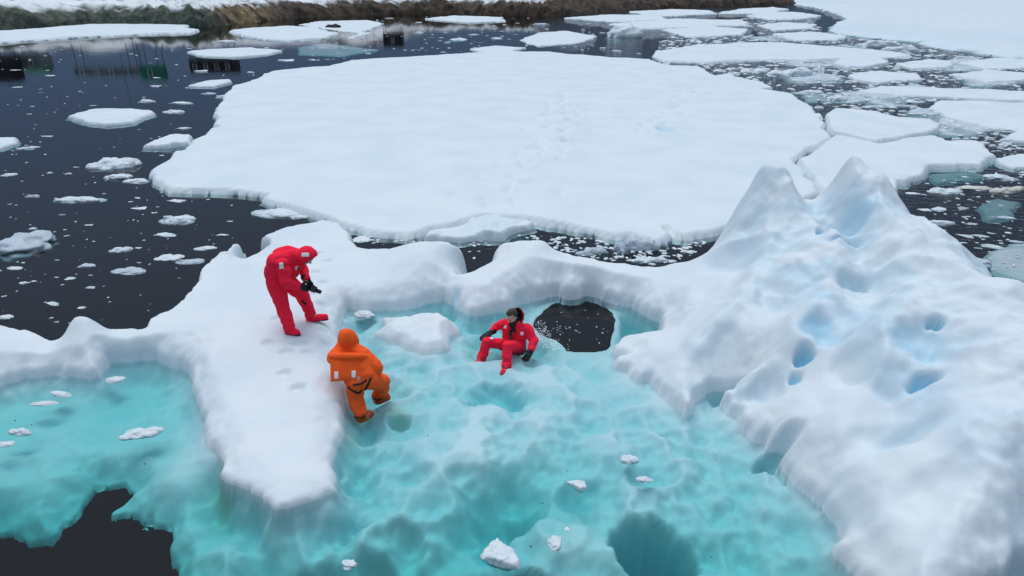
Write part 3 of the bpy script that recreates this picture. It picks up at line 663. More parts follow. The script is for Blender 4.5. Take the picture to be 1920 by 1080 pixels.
NAMED = [  # px, py, width, label, mesh, aspect, zscale
 (215,310,80,'knobbly white ice lump left of the tip of the huge floe',CL[0],.9,.75),
 (220,332,46,'small lumpy ice piece just below the knobbly lump left of the huge floe',CL[1],.8,.6),
 (258,340,40,'white ice lump nearest the left tip of the huge floe',CL[2],.8,.6),
 (150,372,92,'long broken row of ice crumbs on dark water at the left',CL[3],.5,.4),
 (330,412,66,'two part white ice lump below the left tip of the huge floe',CL[4],.8,.8),
 (518,399,95,'flat ice piece with green foot under the near left rim of the huge floe',CL[5],.7,.5),
 (50,458,100,'large round white ice lump with a grey sunken foot at the far left',CH[0],.9,.9),
 (560,408,28,'tiny white lump in the narrow gap beside the huge floe rim',CL[1],.8,.7),
 (1173,68,64,'domed bluish white ice block floating beyond the huge floe',CH[1],.9,1.5),
 (245,508,54,'grey white ice scrap near the snow bank behind the standing person',CL[2],.8,.4),
 (318,483,46,'low ice scrap on the dark water left of the snow bank',CL[0],.8,.4),
 (355,490,50,'grey white scrap close to the tilted snow bank edge',CL[4],.7,.4),
 (310,440,38,'narrow white sliver on the dark water behind the snow bank',CH[2],.5,.4),
 (385,465,40,'white scrap next to the tip of the tilted snow bank',CL[5],.7,.5),
 (1180,860,34,'pair of white ice lumps floating over the turquoise shelf',CL[3],1.0,1.1),
 (1080,910,48,'angular white ice block over the turquoise shelf, centre right',SH[0],.8,1.1),
 (932,1045,92,'largest white ice lump over the turquoise shelf at the bottom edge',SH[3],.95,1.3),
 (1041,1017,24,'small oval ice lump above the large bottom lump',CH[5],1.3,.7),
 (1063,992,10,'tiny ice bit above the small oval lump',CH[6],1,.7),
 (1207,898,28,'faint thin ice sliver right of the angular block',CH[7],.5,.4),
 (655,1057,30,'small pinkish white ice bit at the bottom below the snow tongue',CH[8],.6,.6),
 (265,812,66,'elongated white ice piece on the left turquoise pool',CL[0],.6,.45),
 (40,810,40,'compact white ice lump on the left turquoise pool',CL[2],.6,.7),
 (8,832,34,'white lump cut by the left edge of the left turquoise pool',CL[4],.7,.5),
 (82,755,46,'faint pale sliver slanting on the left turquoise pool',CH[2],.35,.22),
 (112,737,40,'second faint pale sliver near the snow edge of the left pool',CH[7],.35,.2),
 (216,711,30,'small pale bit under the snow edge of the left pool',CH[5],.6,.3),
 (683,590,36,'small white block wedged behind the snow island',CH[3],.7,.9),
 (1187,464,74,'tilted greyish ice chunk behind the bridge of ice',CL[1],.7,1.2),
 (1110,472,60,'grey translucent chunk leaning on the back of the ice bridge',CL[5],.6,1.0),
 (1220,488,70,'low white rubble strip at the back of the ice bridge',CL[3],.4,.6),
 (677,449,34,'round pale snow lump at the crack left of the ice bridge',CH[6],.9,.5),
 (1770,360,56,'white lumpy piece in the rippled water right of the wide slab',CL[0],.6,.6),
 (1880,358,44,'yellowish old ice lump in the rippled water at the right',CL[2],.7,.7),
 (1825,352,60,'low yellowish ice strip beside the yellow lump',CH[2],.4,.3),
 (1872,333,54,'flat white ice piece below the right end of the wide slab',CH[7],.5,.4),
 (1765,418,50,'narrow white bar of ice beside the iceberg slope',CH[5],.3,.35),
 (1900,354,50,'white ice piece near the right edge beside the yellow lump',CL[4],.5,.5),
 (1835,490,40,'grey round slush lump beside the iceberg slope',CH[8],.8,.5),
 (1570,186,34,'pyramid shaped white ice lump right of the huge floe corner',CH[1],.8,1.0),
 (1535,203,16,'tiny ice wedge in the notch between huge floe and upper slab',CH[3],.8,1.2),
 (1515,174,58,'long lumpy ice piece near the far right corner of the huge floe',CL[5],.6,.7),
 (1478,140,90,'raised jagged ice piece in the open lead beyond the huge floe',CL[3],.6,.8),
 (1535,135,26,'small spiky ice lump standing on the end of the jagged piece',CH[4],.8,1.6),
 (1412,135,54,'rubble of ice at the far right rim of the huge floe',CL[0],.7,.6),
 (1710,192,26,'tilted white shard right of the pyramid shaped lump',CH[6],.8,1.3),
 (1690,200,46,'grey white low piece beside the tilted shard',CL[1],.6,.4),
 (1640,200,40,'low white crumbs above the upper slab',CL[2],.5,.4),
 (1375,142,20,'small upright ice fang on the far rim of the huge floe',CH[3],.8,1.4),
 (625,52,30,'round brown rock like lump beside the oval floe near shore',CH[1],.8,1.0),
 (413,182,20,'small upright crumb at the far left rim of the huge floe',CL[4],.9,1.2),
 (340,192,44,'flat pale piece among crumbs left of the huge floe',CH[2],.5,.3),
 (326,210,36,'crumbly white piece among crumbs left of the huge floe',CL[0],.7,.6),
 (276,190,26,'small white piece beside the far post reflection',CH[5],.6,.5),
 (1795,118,40,'white hummock at the edge of the smooth ice field',CL[5],.7,.9),
 (1640,88,70,'white hummock ridge right of the long straight edged floe',CL[1],.6,.8),
 (1690,95,60,'pale hummock beside the hummock ridge at the right',CL[2],.6,.7),
]
for px, py, w, lab, me, asp, zs in NAMED:
    kw = {}
    if 'yellow' in lab: kw['material'] = M['old']
    if 'grey' in lab: kw['material'] = M['slush']
    if 'brown rock' in lab: kw['material'] = M['hut_dark']
    if 'faint' in lab or 'crumbs' in lab: kw['sink'] = .05
    piece(px, py, w, lab, None, me, asp, zs, rot=random.uniform(-.25, .25), **kw)

BLOCK = [MAIN] + [f[0] for f in FLAT] + [g[0] for g in GREY] + [FIELD] + \
        [[(1548,216),(1562,206),(1680,222),(1763,238),(1865,290),(1838,312),(1733,330),(1680,358),(1600,372),(1500,310)]] + \
        [[(b[0], b[1]) for b in BACK] + [(r_[0], r_[1]) for r_ in RIDGE] + [(2300, 1200), (-200, 1200)]]
used = [(px, py, w * .6) for px, py, w, *_ in NAMED]
GX, GY = np.meshgrid(np.arange(0, 1921, 4.0), np.arange(0, 641, 4.0))
OCC = np.full(GX.shape, -1e9)
for poly in BLOCK: OCC = np.maximum(OCC, sdist(GX, GY * 2, np.array([q[:2] for q in poly]) * (1, 2)))
def free(px, py, w):
    if OCC[min(160, max(0, int(py / 4 + .5))), min(480, max(0, int(px / 4 + .5)))] > -w * .45: return False
    return all(abs(px - a) > (w * .5 + c) * .8 or abs(py - b) > (w * .5 + c) * .4 for a, b, c in used)
def scatter(n, poly, wmin, wmax, label, group, powr=2.0, asp=.8, zs=.6, seed=1, grow=0.0):
    rs = random.Random(seed); P = np.array(poly, float); done = tries = 0
    while done < n and tries < n * 60:
        tries += 1
        px = rs.uniform(P[:, 0].min(), P[:, 0].max()); py = rs.uniform(P[:, 1].min(), P[:, 1].max())
        if sdist(np.array([px]), np.array([py]), P)[0] < 0: continue
        w = (wmin + (wmax - wmin) * rs.random() ** powr) * (1 + grow * (py - 100) / 400)
        if not free(px, py, w): continue
        used.append((px, py, w * .5))
        mtl = M['slush'] if rs.random() < .3 else None
        piece(px, py, w, label, group, None, asp * rs.uniform(.6, 1.1), zs * rs.uniform(.45, 1.2), material=mtl, sink=rs.uniform(0, .12))
        done += 1
LW = [(0,85),(520,85),(480,140),(430,165),(400,240),(285,320),(300,365),(500,375),(560,405),(450,450),(370,500),(270,590),(120,625),(0,600)]
scatter(66, LW, 8, 30, 'small loose ice scrap on the dark calm water left of the huge floe', 'loose ice scraps left of the huge floe', 2.2, seed=2, grow=.35)
RW = [(1230,120),(1240,60),(1480,20),(1560,60),(1920,112),(1920,330),(1770,258),(1750,225),(1560,200),(1450,160)]
scatter(125, RW, 10, 70, 'broken ice piece in the crowded drift ice right of the huge floe', 'drift ice pieces right of the huge floe', 1.8, seed=3)
RR = [(1700,340),(1870,310),(1920,320),(1920,540),(1760,450)]
scatter(32, RR, 8, 34, 'small ice piece on the rippled water beside the iceberg slope', 'ice pieces beside the iceberg slope', 1.6, zs=.35, seed=4)
TW = [(400,70),(560,40),(800,30),(1080,36),(1200,60),(1200,108),(1000,96),(780,104),(640,112),(520,130)]
scatter(42, TW, 8, 42, 'small ice piece between the rocky shore and the huge floe', 'ice pieces off the rocky shore', 1.8, seed=5)

# crumbs nobody could count: one object
def crumbs(name, regions, label, cat, material, seed=9):
    rs = random.Random(seed); V = []; Fc = []
    base = bmesh.new(); bmesh.ops.create_icosphere(base, subdivisions=2, radius=1)
    bv = [v.co.copy() for v in base.verts]; bf = [[v.index for v in f.verts] for f in base.faces]; base.free()
    for n, poly, wmin, wmax, z in regions:
        P = np.array(poly, float)
        for _ in range(n):
            px = rs.uniform(P[:, 0].min(), P[:, 0].max()); py = rs.uniform(P[:, 1].min(), P[:, 1].max())
            if sdist(np.array([px]), np.array([py]), P)[0] < 0: continue
            w = rs.uniform(wmin, wmax)
            p = at(px, py, z); s = w / 2 / FPX * depth_t(px, py, z); a = rs.uniform(0, 6.28); o = len(V)
            ox = rs.uniform(0, 90)
            for c in bv:
                k = 1 + .5 * mnoise.noise(c * 1.7 + Vector((ox, 0, 0)))
                x, y = c.x * s * 1.2 * k, c.y * s * .7 * k
                V.append((p[0] + x * math.cos(a) - y * math.sin(a), p[1] + x * math.sin(a) + y * math.cos(a), p[2] + c.z * s * .35 * k))
            Fc += [[i + o for i in f] for f in bf]
    return tag(link(name, raw_mesh(name, V, Fc), material), label, cat, kind='stuff')
crumbs('brash_ice', [(260, LW, 1.5, 6, 0), (3000, RW, 2, 15, 0), (140, RR, 2, 8, 0), (220, TW, 1.5, 7, 0), (25, [(1010,575),(1100,568),(1145,600),(1140,650),(1070,655),(1040,630)], 1.5, 4, 0),
  (420, [(960,440),(1100,446),(1240,470),(1330,450),(1300,478),(1240,498),(1120,486),(1040,466)], 2, 13, 0), (160, [(680,442),(780,448),(860,450),(920,452),(910,480),(880,500),(860,462),(780,455),(700,460)], 2, 9, 0)],
  'countless tiny ice crumbs strewn over the open water', 'ice crumbs', M['chunk'])

crumbs('dirt_specks', [(5, [(0,760),(400,780),(380,900),(0,900)], 2, 5, .004), (9, [(700,720),(1280,760),(1500,980),(1500,1060),(700,1060)], 2, 5, .004)],
  'dark grit specks drifting over the turquoise shelf', 'grit', M['speck'], 19)

# ------------------------------------------------------------------ rocky shore with snow, seen beyond the lead
def build_shore():
    line = [(-900,95),(-500,76),(-200,62),(0,54),(120,50),(200,47),(300,48),(380,50),(430,46),(500,38),(560,33),(640,30),(720,27),(800,25),(900,27),(1000,30),(1060,30),(1110,25),(1170,19),(1250,14),(1330,12),(1400,11),(1470,9.5),(1489,8)]
    P = np.array([at(px, py, 0)[:2] for px, py in line] + [np.array((108., 285.)), np.array((106., 350.))])
    seg = np.hypot(*np.diff(P, axis=0).T); L = np.concatenate([[0], np.cumsum(seg)])
    u = np.concatenate([np.arange(0, L[-1], .55)]); bx = np.interp(u, L, P[:, 0]); by = np.interp(u, L, P[:, 1])
    k = np.ones(15) / 15
    sx = np.convolve(np.pad(bx, 7, 'edge'), k, 'valid'); sy = np.convolve(np.pad(by, 7, 'edge'), k, 'valid')
    tx, ty = np.gradient(sx), np.gradient(sy); ln = np.hypot(tx, ty); nxv, nyv = -ty / ln, tx / ln
    k2 = np.ones(61) / 61
    nxv = np.convolve(np.pad(nxv, 30, 'edge'), k2, 'valid'); nyv = np.convolve(np.pad(nyv, 30, 'edge'), k2, 'valid')
    v = np.concatenate([np.linspace(-1.5, 5, 40), 5 + 75 * np.linspace(.02, 1, 40) ** 1.7])
    U, Vv = np.meshgrid(u, v)
    NX, NY = np.tile(nxv, (len(v), 1)), np.tile(nyv, (len(v), 1))
    n1 = fbm(U * .09, Vv * .09, 5, 401); n2 = fbm(U * .45, Vv * .22, 5, 402); n3 = np.abs(fbm(U * 1.1, Vv * .5, 4, 403))
    cliff = 2.6 + 1.5 * n1 + .6 * fbm(U * .03, Vv * 0, 3, 404)
    Z = cliff * (1 - np.exp(-np.maximum(Vv, 0) / 1.4)) * 1.0 + .9 * n2 * sstep(-.2, 1.2, Vv) - .7 * n3 * sstep(0, 1.5, Vv) + 1.1 * (.5 - worley(U * .22 + .4 * n1, Vv * .3, 405)) * sstep(.2, 1.2, Vv) + .5 * (.5 - worley(U * .6, Vv * .7, 406)) * sstep(.1, .8, Vv) + .018 * np.maximum(Vv - 4, 0)
    Z = np.where(Vv < 0, Vv * 1.2 + .2 * n2, Z)
    shift = 1.1 * n2 + .9 * n1 - .5 * n3
    X = np.tile(sx, (len(v), 1)) + NX * (Vv + shift); Y = np.tile(sy, (len(v), 1)) + NY * (Vv + shift)
    far = sstep(60, 140, U); along = U / u[-1]
    lim = 2.3 + 1.4 * sstep(.38, .46, along)
    snow = sstep(0, .5, Z - lim - .9 * n2 - 1.0 * n1)
    snow = np.maximum(snow, sstep(9, 15, Vv + 6 * n1))
    green = 1 - sstep(.36, .44, along + .05 * n1)
    m, n, l, p = mat('shore_rock')
    a1 = n.new('ShaderNodeAttribute'); a1.attribute_name = 'snow'; a2 = n.new('ShaderNodeAttribute'); a2.attribute_name = 'green'; a3 = n.new('ShaderNodeAttribute'); a3.attribute_name = 'ochre'
    tc = n.new('ShaderNodeTexCoord'); mp = n.new('ShaderNodeMapping'); mp.inputs['Scale'].default_value = (.8, .8, .6); l.new(tc.outputs['Object'], mp.inputs[0])
    t = n.new('ShaderNodeTexNoise'); t.inputs['Scale'].default_value = 1.3; t.inputs['Detail'].default_value = 9; t.inputs['Roughness'].default_value = .65; l.new(mp.outputs[0], t.inputs['Vector'])
    def mix(f, a, b):
        x = n.new('ShaderNodeMix'); x.data_type = 'RGBA'
        for i, q in ((0, f), (6, a), (7, b)):
            if isinstance(q, tuple): x.inputs[i].default_value = (*q, 1)
            else: l.new(q, x.inputs[i])
        return x.outputs[2]
    mr = n.new('ShaderNodeMapRange'); mr.inputs['From Min'].default_value = .35; mr.inputs['From Max'].default_value = .65; l.new(t.outputs[0], mr.inputs[0])
    br = mix(mr.outputs[0], (.024, .019, .015), (.105, .078, .055))
    gr = mix(mr.outputs[0], (.024, .034, .028), (.11, .13, .10))
    oc = mix(mr.outputs[0], (.10, .075, .04), (.34, .25, .13))
    c = mix(a2.outputs['Fac'], br, gr); c = mix(a3.outputs['Fac'], c, oc); c = mix(a1.outputs['Fac'], c, (.70, .74, .75))
    l.new(c, p.inputs['Base Color']); p.inputs['Roughness'].default_value = .85; p.inputs['Specular IOR Level'].default_value = .2
    b = n.new('ShaderNodeBump'); b.inputs['Strength'].default_value = .8; b.inputs['Distance'].default_value = .3; l.new(t.outputs[0], b.inputs['Height']); l.new(b.outputs[0], p.inputs['Normal'])
    pxu = np.interp(u, L, [q[0] for q in line] + [1489, 1489]); PX = np.tile(pxu, (len(v), 1))
    ochre = np.exp(-((PX - 465) / 45) ** 2) * .9 * (1 - sstep(.5, .9, n2 + .5)) 
    green = 1 - sstep(380, 450, PX)
    me = grid_mesh('rocky_shore', X, Y, Z, None, {'snow': snow, 'green': green, 'ochre': ochre})
    tag(link('rocky_shore', me, m), kind='structure')
build_shore()
# snowy hill behind the shore: it stands above the frame but shows in the still water
def build_hill():
    X, Y = np.meshgrid(np.linspace(-330, 15, 140), np.linspace(178, 440, 80))
    Z = 4 + 26 * sstep(178, 400, Y) * (.6 + .8 * fbm(X * .008, Y * .008, 4, 501)) * sstep(15, -90, X) + 2 * fbm(X * .05, Y * .05, 4, 502)
    ed = np.minimum(np.minimum(sstep(178, 205, Y), sstep(15, -40, X)), sstep(-330, -290, X)); Z = -1 + (Z + 1) * ed
    rock = sstep(.12, .3, fbm(X * .03, Y * .05, 4, 503))
    m, n, l, p = mat('hill_snow'); a = n.new('ShaderNodeAttribute'); a.attribute_name = 'rock'
    x = n.new('ShaderNodeMix'); x.data_type = 'RGBA'; x.inputs[6].default_value = (.85, .88, .9, 1); x.inputs[7].default_value = (.06, .055, .05, 1)
    l.new(a.outputs['Fac'], x.inputs[0]); l.new(x.outputs[2], p.inputs['Base Color']); p.inputs['Roughness'].default_value = .8
    tag(link('hills', grid_mesh('hills', X, Y, Z, None, {'rock': rock}), m), kind='structure')
build_hill()

# ------------------------------------------------------------------ station huts and posts on the shore (their reflections show in the lead)
def box(bm, c, s, rz=0.0):
    bmesh.ops.create_cube(bm, size=1, matrix=Matrix.Translation(c) @ Matrix.Rotation(rz, 4, 'Z') @ Matrix.Diagonal((*s, 1)))
def hut(px, D, w, d, z0, z1, wall, roof, label, windows=2, gable=.5):
    X = (px - 960) / FPX * D * 1.0
    root = bpy.data.objects.new('hut', None); COL.objects.link(root); root.location = (X, D, z0)
    tag(root, label, 'hut', None)
    h = z1 - z0; lg = max(1.5, z0 - 3.5)
    bm = bmesh.new(); box(bm, (0, 0, h * .5), (w, d, h)); bmesh.ops.bevel(bm, geom=bm.edges[:], offset=.03, segments=1, affect='EDGES')
    bm_obj('wall', bm, wall, root, False)
    bm = bmesh.new()
    ov = .25
    vs = [bm.verts.new(q) for q in ((-w/2-ov,-d/2-ov,h+.003),(w/2+ov,-d/2-ov,h+.003),(w/2+ov,d/2+ov,h+.003),(-w/2-ov,d/2+ov,h+.003),(-w/2-ov,0,h+gable),(w/2+ov,0,h+gable))]
    for f in ((0,1,5,4),(2,3,4,5),(0,4,3),(1,2,5),(3,2,1,0)): bm.faces.new([vs[i] for i in f])
    bm_obj('roof', bm, roof, root, False)
    for i in range(windows):
        x = -w / 2 + w * (i + .5) / windows
        bm = bmesh.new()
        for dx, dz, sx, sz in ((0, .42, .9, .08), (0, -.42, .9, .08), (-.41, 0, .08, .76), (.41, 0, .08, .76)):
            box(bm, (x + dx, -d / 2 - .03, h * .55 + dz), (sx, .08, sz))
        wf = bm_obj('window', bm, M['patch'], root, False)
        bm = bmesh.new(); box(bm, (x, -d / 2 - .012, h * .55), (.74, .03, .76)); bm_obj('pane', bm, M['glass'], wf, False)
    for sx in (-.45, .45):
        for sy in (-.4, .4):
            bm = bmesh.new(); bmesh.ops.create_cone(bm, segments=10, radius1=.06, radius2=.06, depth=lg, cap_ends=True, matrix=Matrix.Translation((sx * w, sy * d, -lg / 2 - .003)))
            bm_obj('leg', bm, M['metal'], root)
    return root
hut(14, 140, 11.5, 5, 7.1, 11.3, M['hut_dark'], M['hut_dark'], 'long black hut on stilts, mirrored at the left picture edge', 3)
hut(95, 146, 7.5, 4, 7.0, 9.6, M['hut_grey'], M['hut_green'], 'low hut with a green roof beside the long black hut, mirrored in the lead', 2, 1.2)
hut(316, 140, 3.8, 3, 8.6, 11.0, M['hut_green'], M['hut_green'], 'small green hut mirrored in the lead left of the lens shaped floe', 1)
hut(235, 146, 12, 3.5, 9.6, 10.9, M['hut_grey'], M['hut_grey'], 'long low grey hut mirrored between the two green ones', 4, .3)
hut(428, 150, 9.0, 4, 8.2, 10.9, M['hut_dark'], M['hut_dark'], 'dark flat hut mirrored below the lens shaped floe', 4, .25)
hut(751, 200, 5.1, 4, 5.9, 9.6, M['hut_dark'], M['hut_dark'], 'small dark cabin with one pale window mirrored behind the huge floe', 1, .2)
def post(px, D, z0, z1, label):
    X = (px - 960) / FPX * D
    bm = bmesh.new(); bmesh.ops.create_cone(bm, segments=8, radius1=.045, radius2=.035, depth=z1 - z0, cap_ends=True, matrix=Matrix.Translation((0, 0, (z1 - z0) / 2)))
    box(bm, (0, 0, (z1 - z0) * .93), (.9, .06, .06))
    o = bm_obj('post', bm, M['metal']); o.location = (X, D, z0)
    return tag(o, label, 'post', 'posts of the shore station')
for px, D, z0, z1 in ((262,140,6,17),(298,140,6,13),(50,140,6,12.9),(655,190,5.5,12.4),(718,190,5.5,11.4),(800,190,5.5,11),(704,190,5.4,7.6),(716,190,5.4,7.4),(733,190,5.4,7.6)):
    post(px, D, z0, z1, 'thin dark pole of the shore station, mirrored in the calm lead')

# ------------------------------------------------------------------ people
V3 = lambda *a: Vector(a)
from mathutils.bvhtree import BVHTree
def cap(bm, a, b, ra, rb):
    a, b = Vector(a), Vector(b); d = b - a; L = d.length
    if L > 1e-4:
        q = d.to_track_quat('Z', 'Y').to_matrix().to_4x4()
        bmesh.ops.create_cone(bm, segments=20, radius1=ra, radius2=rb, depth=L, cap_ends=True, matrix=Matrix.Translation((a + b) / 2) @ q)
    for c, r in ((a, ra), (b, rb)):
        bmesh.ops.create_icosphere(bm, subdivisions=3, radius=r, matrix=Matrix.Translation(c))
def chain(bm, pts):
    for (a, ra), (b, rb) in zip(pts, pts[1:]): cap(bm, a, b, ra, rb)
def frame(f, u):
    f = Vector(f).normalized(); r = f.cross(Vector(u)).normalized(); u2 = r.cross(f).normalized()
    return Matrix((r, f, u2)).transposed()          # columns: right, forward, up
def ell(bm, c, B, rad, sub=3):
    bmesh.ops.create_icosphere(bm, subdivisions=sub, radius=1, matrix=Matrix.Translation(c) @ B.to_4x4() @ Matrix.Diagonal((*rad, 1)))
def add_head(bm, c, B):
    P = lambda x, y, z: Vector(c) + B @ Vector((x, y, z))
    ell(bm, P(0, -.012, .02), B, (.078, .098, .098)); ell(bm, P(0, .02, -.035), B, (.063, .072, .082))
    cap(bm, P(0, .055, -.085), P(0, .05, -.095), .032, .03)                     # chin
    cap(bm, P(0, .088, .012), P(0, .110, -.032), .011, .016)                    # nose
    for s in (-1, 1):
        cap(bm, P(.01 * s, .088, .03), P(.048 * s, .078, .028), .012, .011)     # brow
        ell(bm, P(.078 * s, -.005, -.005), B, (.013, .022, .033))               # ear
        cap(bm, P(.035 * s, .07, -.03), P(.04 * s, .06, -.045), .022, .02)      # cheek
    cap(bm, P(-.02, .088, -.062), P(.02, .088, -.062), .009, .009)              # lips
    return P
def folds(me, amp, seed, fr=7.0):
    o = Vector((seed * 3.7, 1.3, 9.1))
    for v in me.vertices:
        c = v.co
        w = mnoise.noise(Vector((c.x * fr * .6, c.y * fr * .6, c.z * fr * 1.9)) + o) + .5 * mnoise.noise(Vector((c.x * fr * 2, c.y * fr * 2, c.z * fr * 2)) + o)
        v.co = c + v.normal * amp * w
def solid(name, bm, voxel, mtl, parent, smooth=4, fold=0.0, seed=0):
    me = remesh(bm, voxel, smooth)
    if fold: folds(me, fold, seed)
    return link(name, me, mtl, parent)
def glove(parent, wrist, d, nrm, thumb, curl=.5, mtl=None, size=1.0, name='glove'):
    """wrist, finger direction, palm normal (fingers curl that way), thumb side"""
    d = Vector(d).normalized(); t = (Vector(thumb) - d * d.dot(Vector(thumb))).normalized()
    nn = d.cross(t); nn = nn if nn.dot(Vector(nrm)) > 0 else -nn
    w = Vector(wrist); S = size; bm = bmesh.new()
    P = lambda a, b, c: w + (d * a + t * b + nn * c) * S
    cap(bm, P(-.05, 0, 0), P(.02, 0, 0), .044 * S, .036 * S)
    for b in (-.028, 0, .026): cap(bm, P(.02, b * .8, 0), P(.085, b, 0), .023 * S, .019 * S)
    for b, L in ((.036, .070), (.013, .080), (-.011, .076), (-.034, .060)):
        a0 = P(.09, b, 0); r = .0125 * S; ang = 0; p = a0
        for k, f in enumerate((.45, .32, .23)):
            ang += curl * (.55 + .35 * k)
            q = p + (d * math.cos(ang) + nn * math.sin(ang) + t * b * .9) * L * f * S * 1.15
            cap(bm, p, q, r, r * .9); p = q; r *= .92
    p0 = P(.03, .035, .005); p1 = P(.062, .068, .022); p2 = P(.095, .070 - .015 * curl, .045)
    cap(bm, p0, p1, .017 * S, .0145 * S); cap(bm, p1, p2, .0145 * S, .0115 * S)
    return solid(name, bm, .0055, mtl or M['black'], parent, 2)
def bvh_of(o):
    me = o.data
    return BVHTree.FromPolygons([v.co.copy() for v in me.vertices], [tuple(p.vertices) for p in me.polygons])
def patch(bvh, parent, near, up, w, h, name='reflective_patch', mtl=None, th=.006):
    loc, nr, _, _ = bvh.find_nearest(Vector(near))
    r = Vector(up).cross(nr).normalized(); u = nr.cross(r)
    bm = bmesh.new(); nx_, ny_ = 6, 8; G = []
    for j in range(ny_ + 1):
        row = []
        for i in range(nx_ + 1):
            q = loc + r * w * (i / nx_ - .5) + u * h * (j / ny_ - .5)
            l2, n2, _, _ = bvh.find_nearest(q)
            row.append(bm.verts.new(l2 + n2 * th))
        G.append(row)
    for j in range(ny_):
        for i in range(nx_): bm.faces.new((G[j][i], G[j][i + 1], G[j + 1][i + 1], G[j + 1][i]))
    ex = bmesh.ops.extrude_face_region(bm, geom=bm.faces[:])
    for v in [g for g in ex['geom'] if isinstance(g, bmesh.types.BMVert)]: v.co -= nr * th * 1.6
    return bm_obj(name, bm, mtl or M['patch'], parent)
def strap(bvh, parent, pts, r=.012, mtl=None, name='strap', proud=.006):
    P = [Vector(p) for p in pts]; Q = []
    for a, b in zip(P, P[1:]):
        for k in range(6): Q.append(a.lerp(b, k / 6))
    Q.append(P[-1]); Q2 = []
    for q in Q:
        l, n_, _, _ = bvh.find_nearest(q); Q2.append((l + n_ * proud, r))
    bm = bmesh.new()
    for (a, ra), (b, rb) in zip(Q2, Q2[1:]):
        if (b - a).length > 1e-3:
            cap(bm, a, b, ra, rb)
    return solid(name, bm, max(.005, r * .45), mtl or M['black'], parent, 1)
def hood_shell(parent, c, B, rad, open_ang, mtl, tilt=0.0, lining=True, seed=3, tail=None):
    """a shell round the head with a round opening that looks forward; B columns = right, forward, up"""
    bm = bmesh.new(); bmesh.ops.create_icosphere(bm, subdivisions=4, radius=1)
    fwd = Vector((0, math.cos(tilt), math.sin(tilt)))
    bmesh.ops.delete(bm, geom=[v for v in bm.verts if v.co.normalized().angle(fwd) < open_ang], context='VERTS')
    rimv = [v for v in bm.verts if v.is_boundary]
    for v in bm.verts:
        k = 1 + .05 * mnoise.noise(v.co * 2.2 + Vector((seed, 0, 0)))
        q = v.co * k
        if tail and q.y < 0: q.y *= 1 + tail * (-q.y); q.z -= tail * .3 * q.y * q.y
        v.co = Vector(c) + B @ Vector((q.x * rad[0], q.y * rad[1], q.z * rad[2]))
    rim = []
    bd = [e for e in bm.edges if e.is_boundary]
    if bd:
        e = bd[0]; start = e.verts[0]; cur = e.verts[1]; rim = [start.co.copy(), cur.co.copy()]; prev = e
        while cur != start and len(rim) < 400:
            nx_ = [x for x in cur.link_edges if x.is_boundary and x != prev]
            if not nx_: break
            prev = nx_[0]; cur = prev.other_vert(cur); rim.append(cur.co.copy())
    inner = bm.copy()
    for v in inner.verts: v.co = Vector(c) + (v.co - Vector(c)) * .955
    sh = bm.copy(); bm.free()
    me = bpy.data.meshes.new('hood'); sh.to_mesh(me); sh.free()
    hood = link('hood', me, mtl, parent)
    s = hood.modifiers.new('thick', 'SOLIDIFY'); s.thickness = .012; s.offset = 1
    dg = bpy.context.evaluated_depsgraph_get(); m2 = bpy.data.meshes.new_from_object(hood.evaluated_get(dg)); hood.modifiers.clear(); hood.data = m2
    m2.polygons.foreach_set('use_smooth', np.ones(len(m2.polygons), bool))
    if lining:
        im = bpy.data.meshes.new('lining'); inner.to_mesh(im); link('lining', im, M['black'], hood)
        bm = bmesh.new()
        for a, b in zip(rim, rim[1:]): cap(bm, a, b, .011, .011)
        solid('face_seal', bm, .006, M['black'], hood, 2)
    inner.free()
    return hood
def body_root(bm, origin, label):
    me = remesh(bm, .009, 3, .4)
    o = link('person', me, M['skin']); o.location = origin
    return tag(o, label, 'person')

def place(px, py, local, zfun=None, z=0.0):
    """origin so that LOCAL (metres) lands on pixel (px, py)"""
    zz = z
    for _ in range(6):
        p = at(px, py, zz + local[2])
        if zfun: zz = zfun(p[0], p[1])
    return Vector((p[0] - local[0], p[1] - local[1], zz))

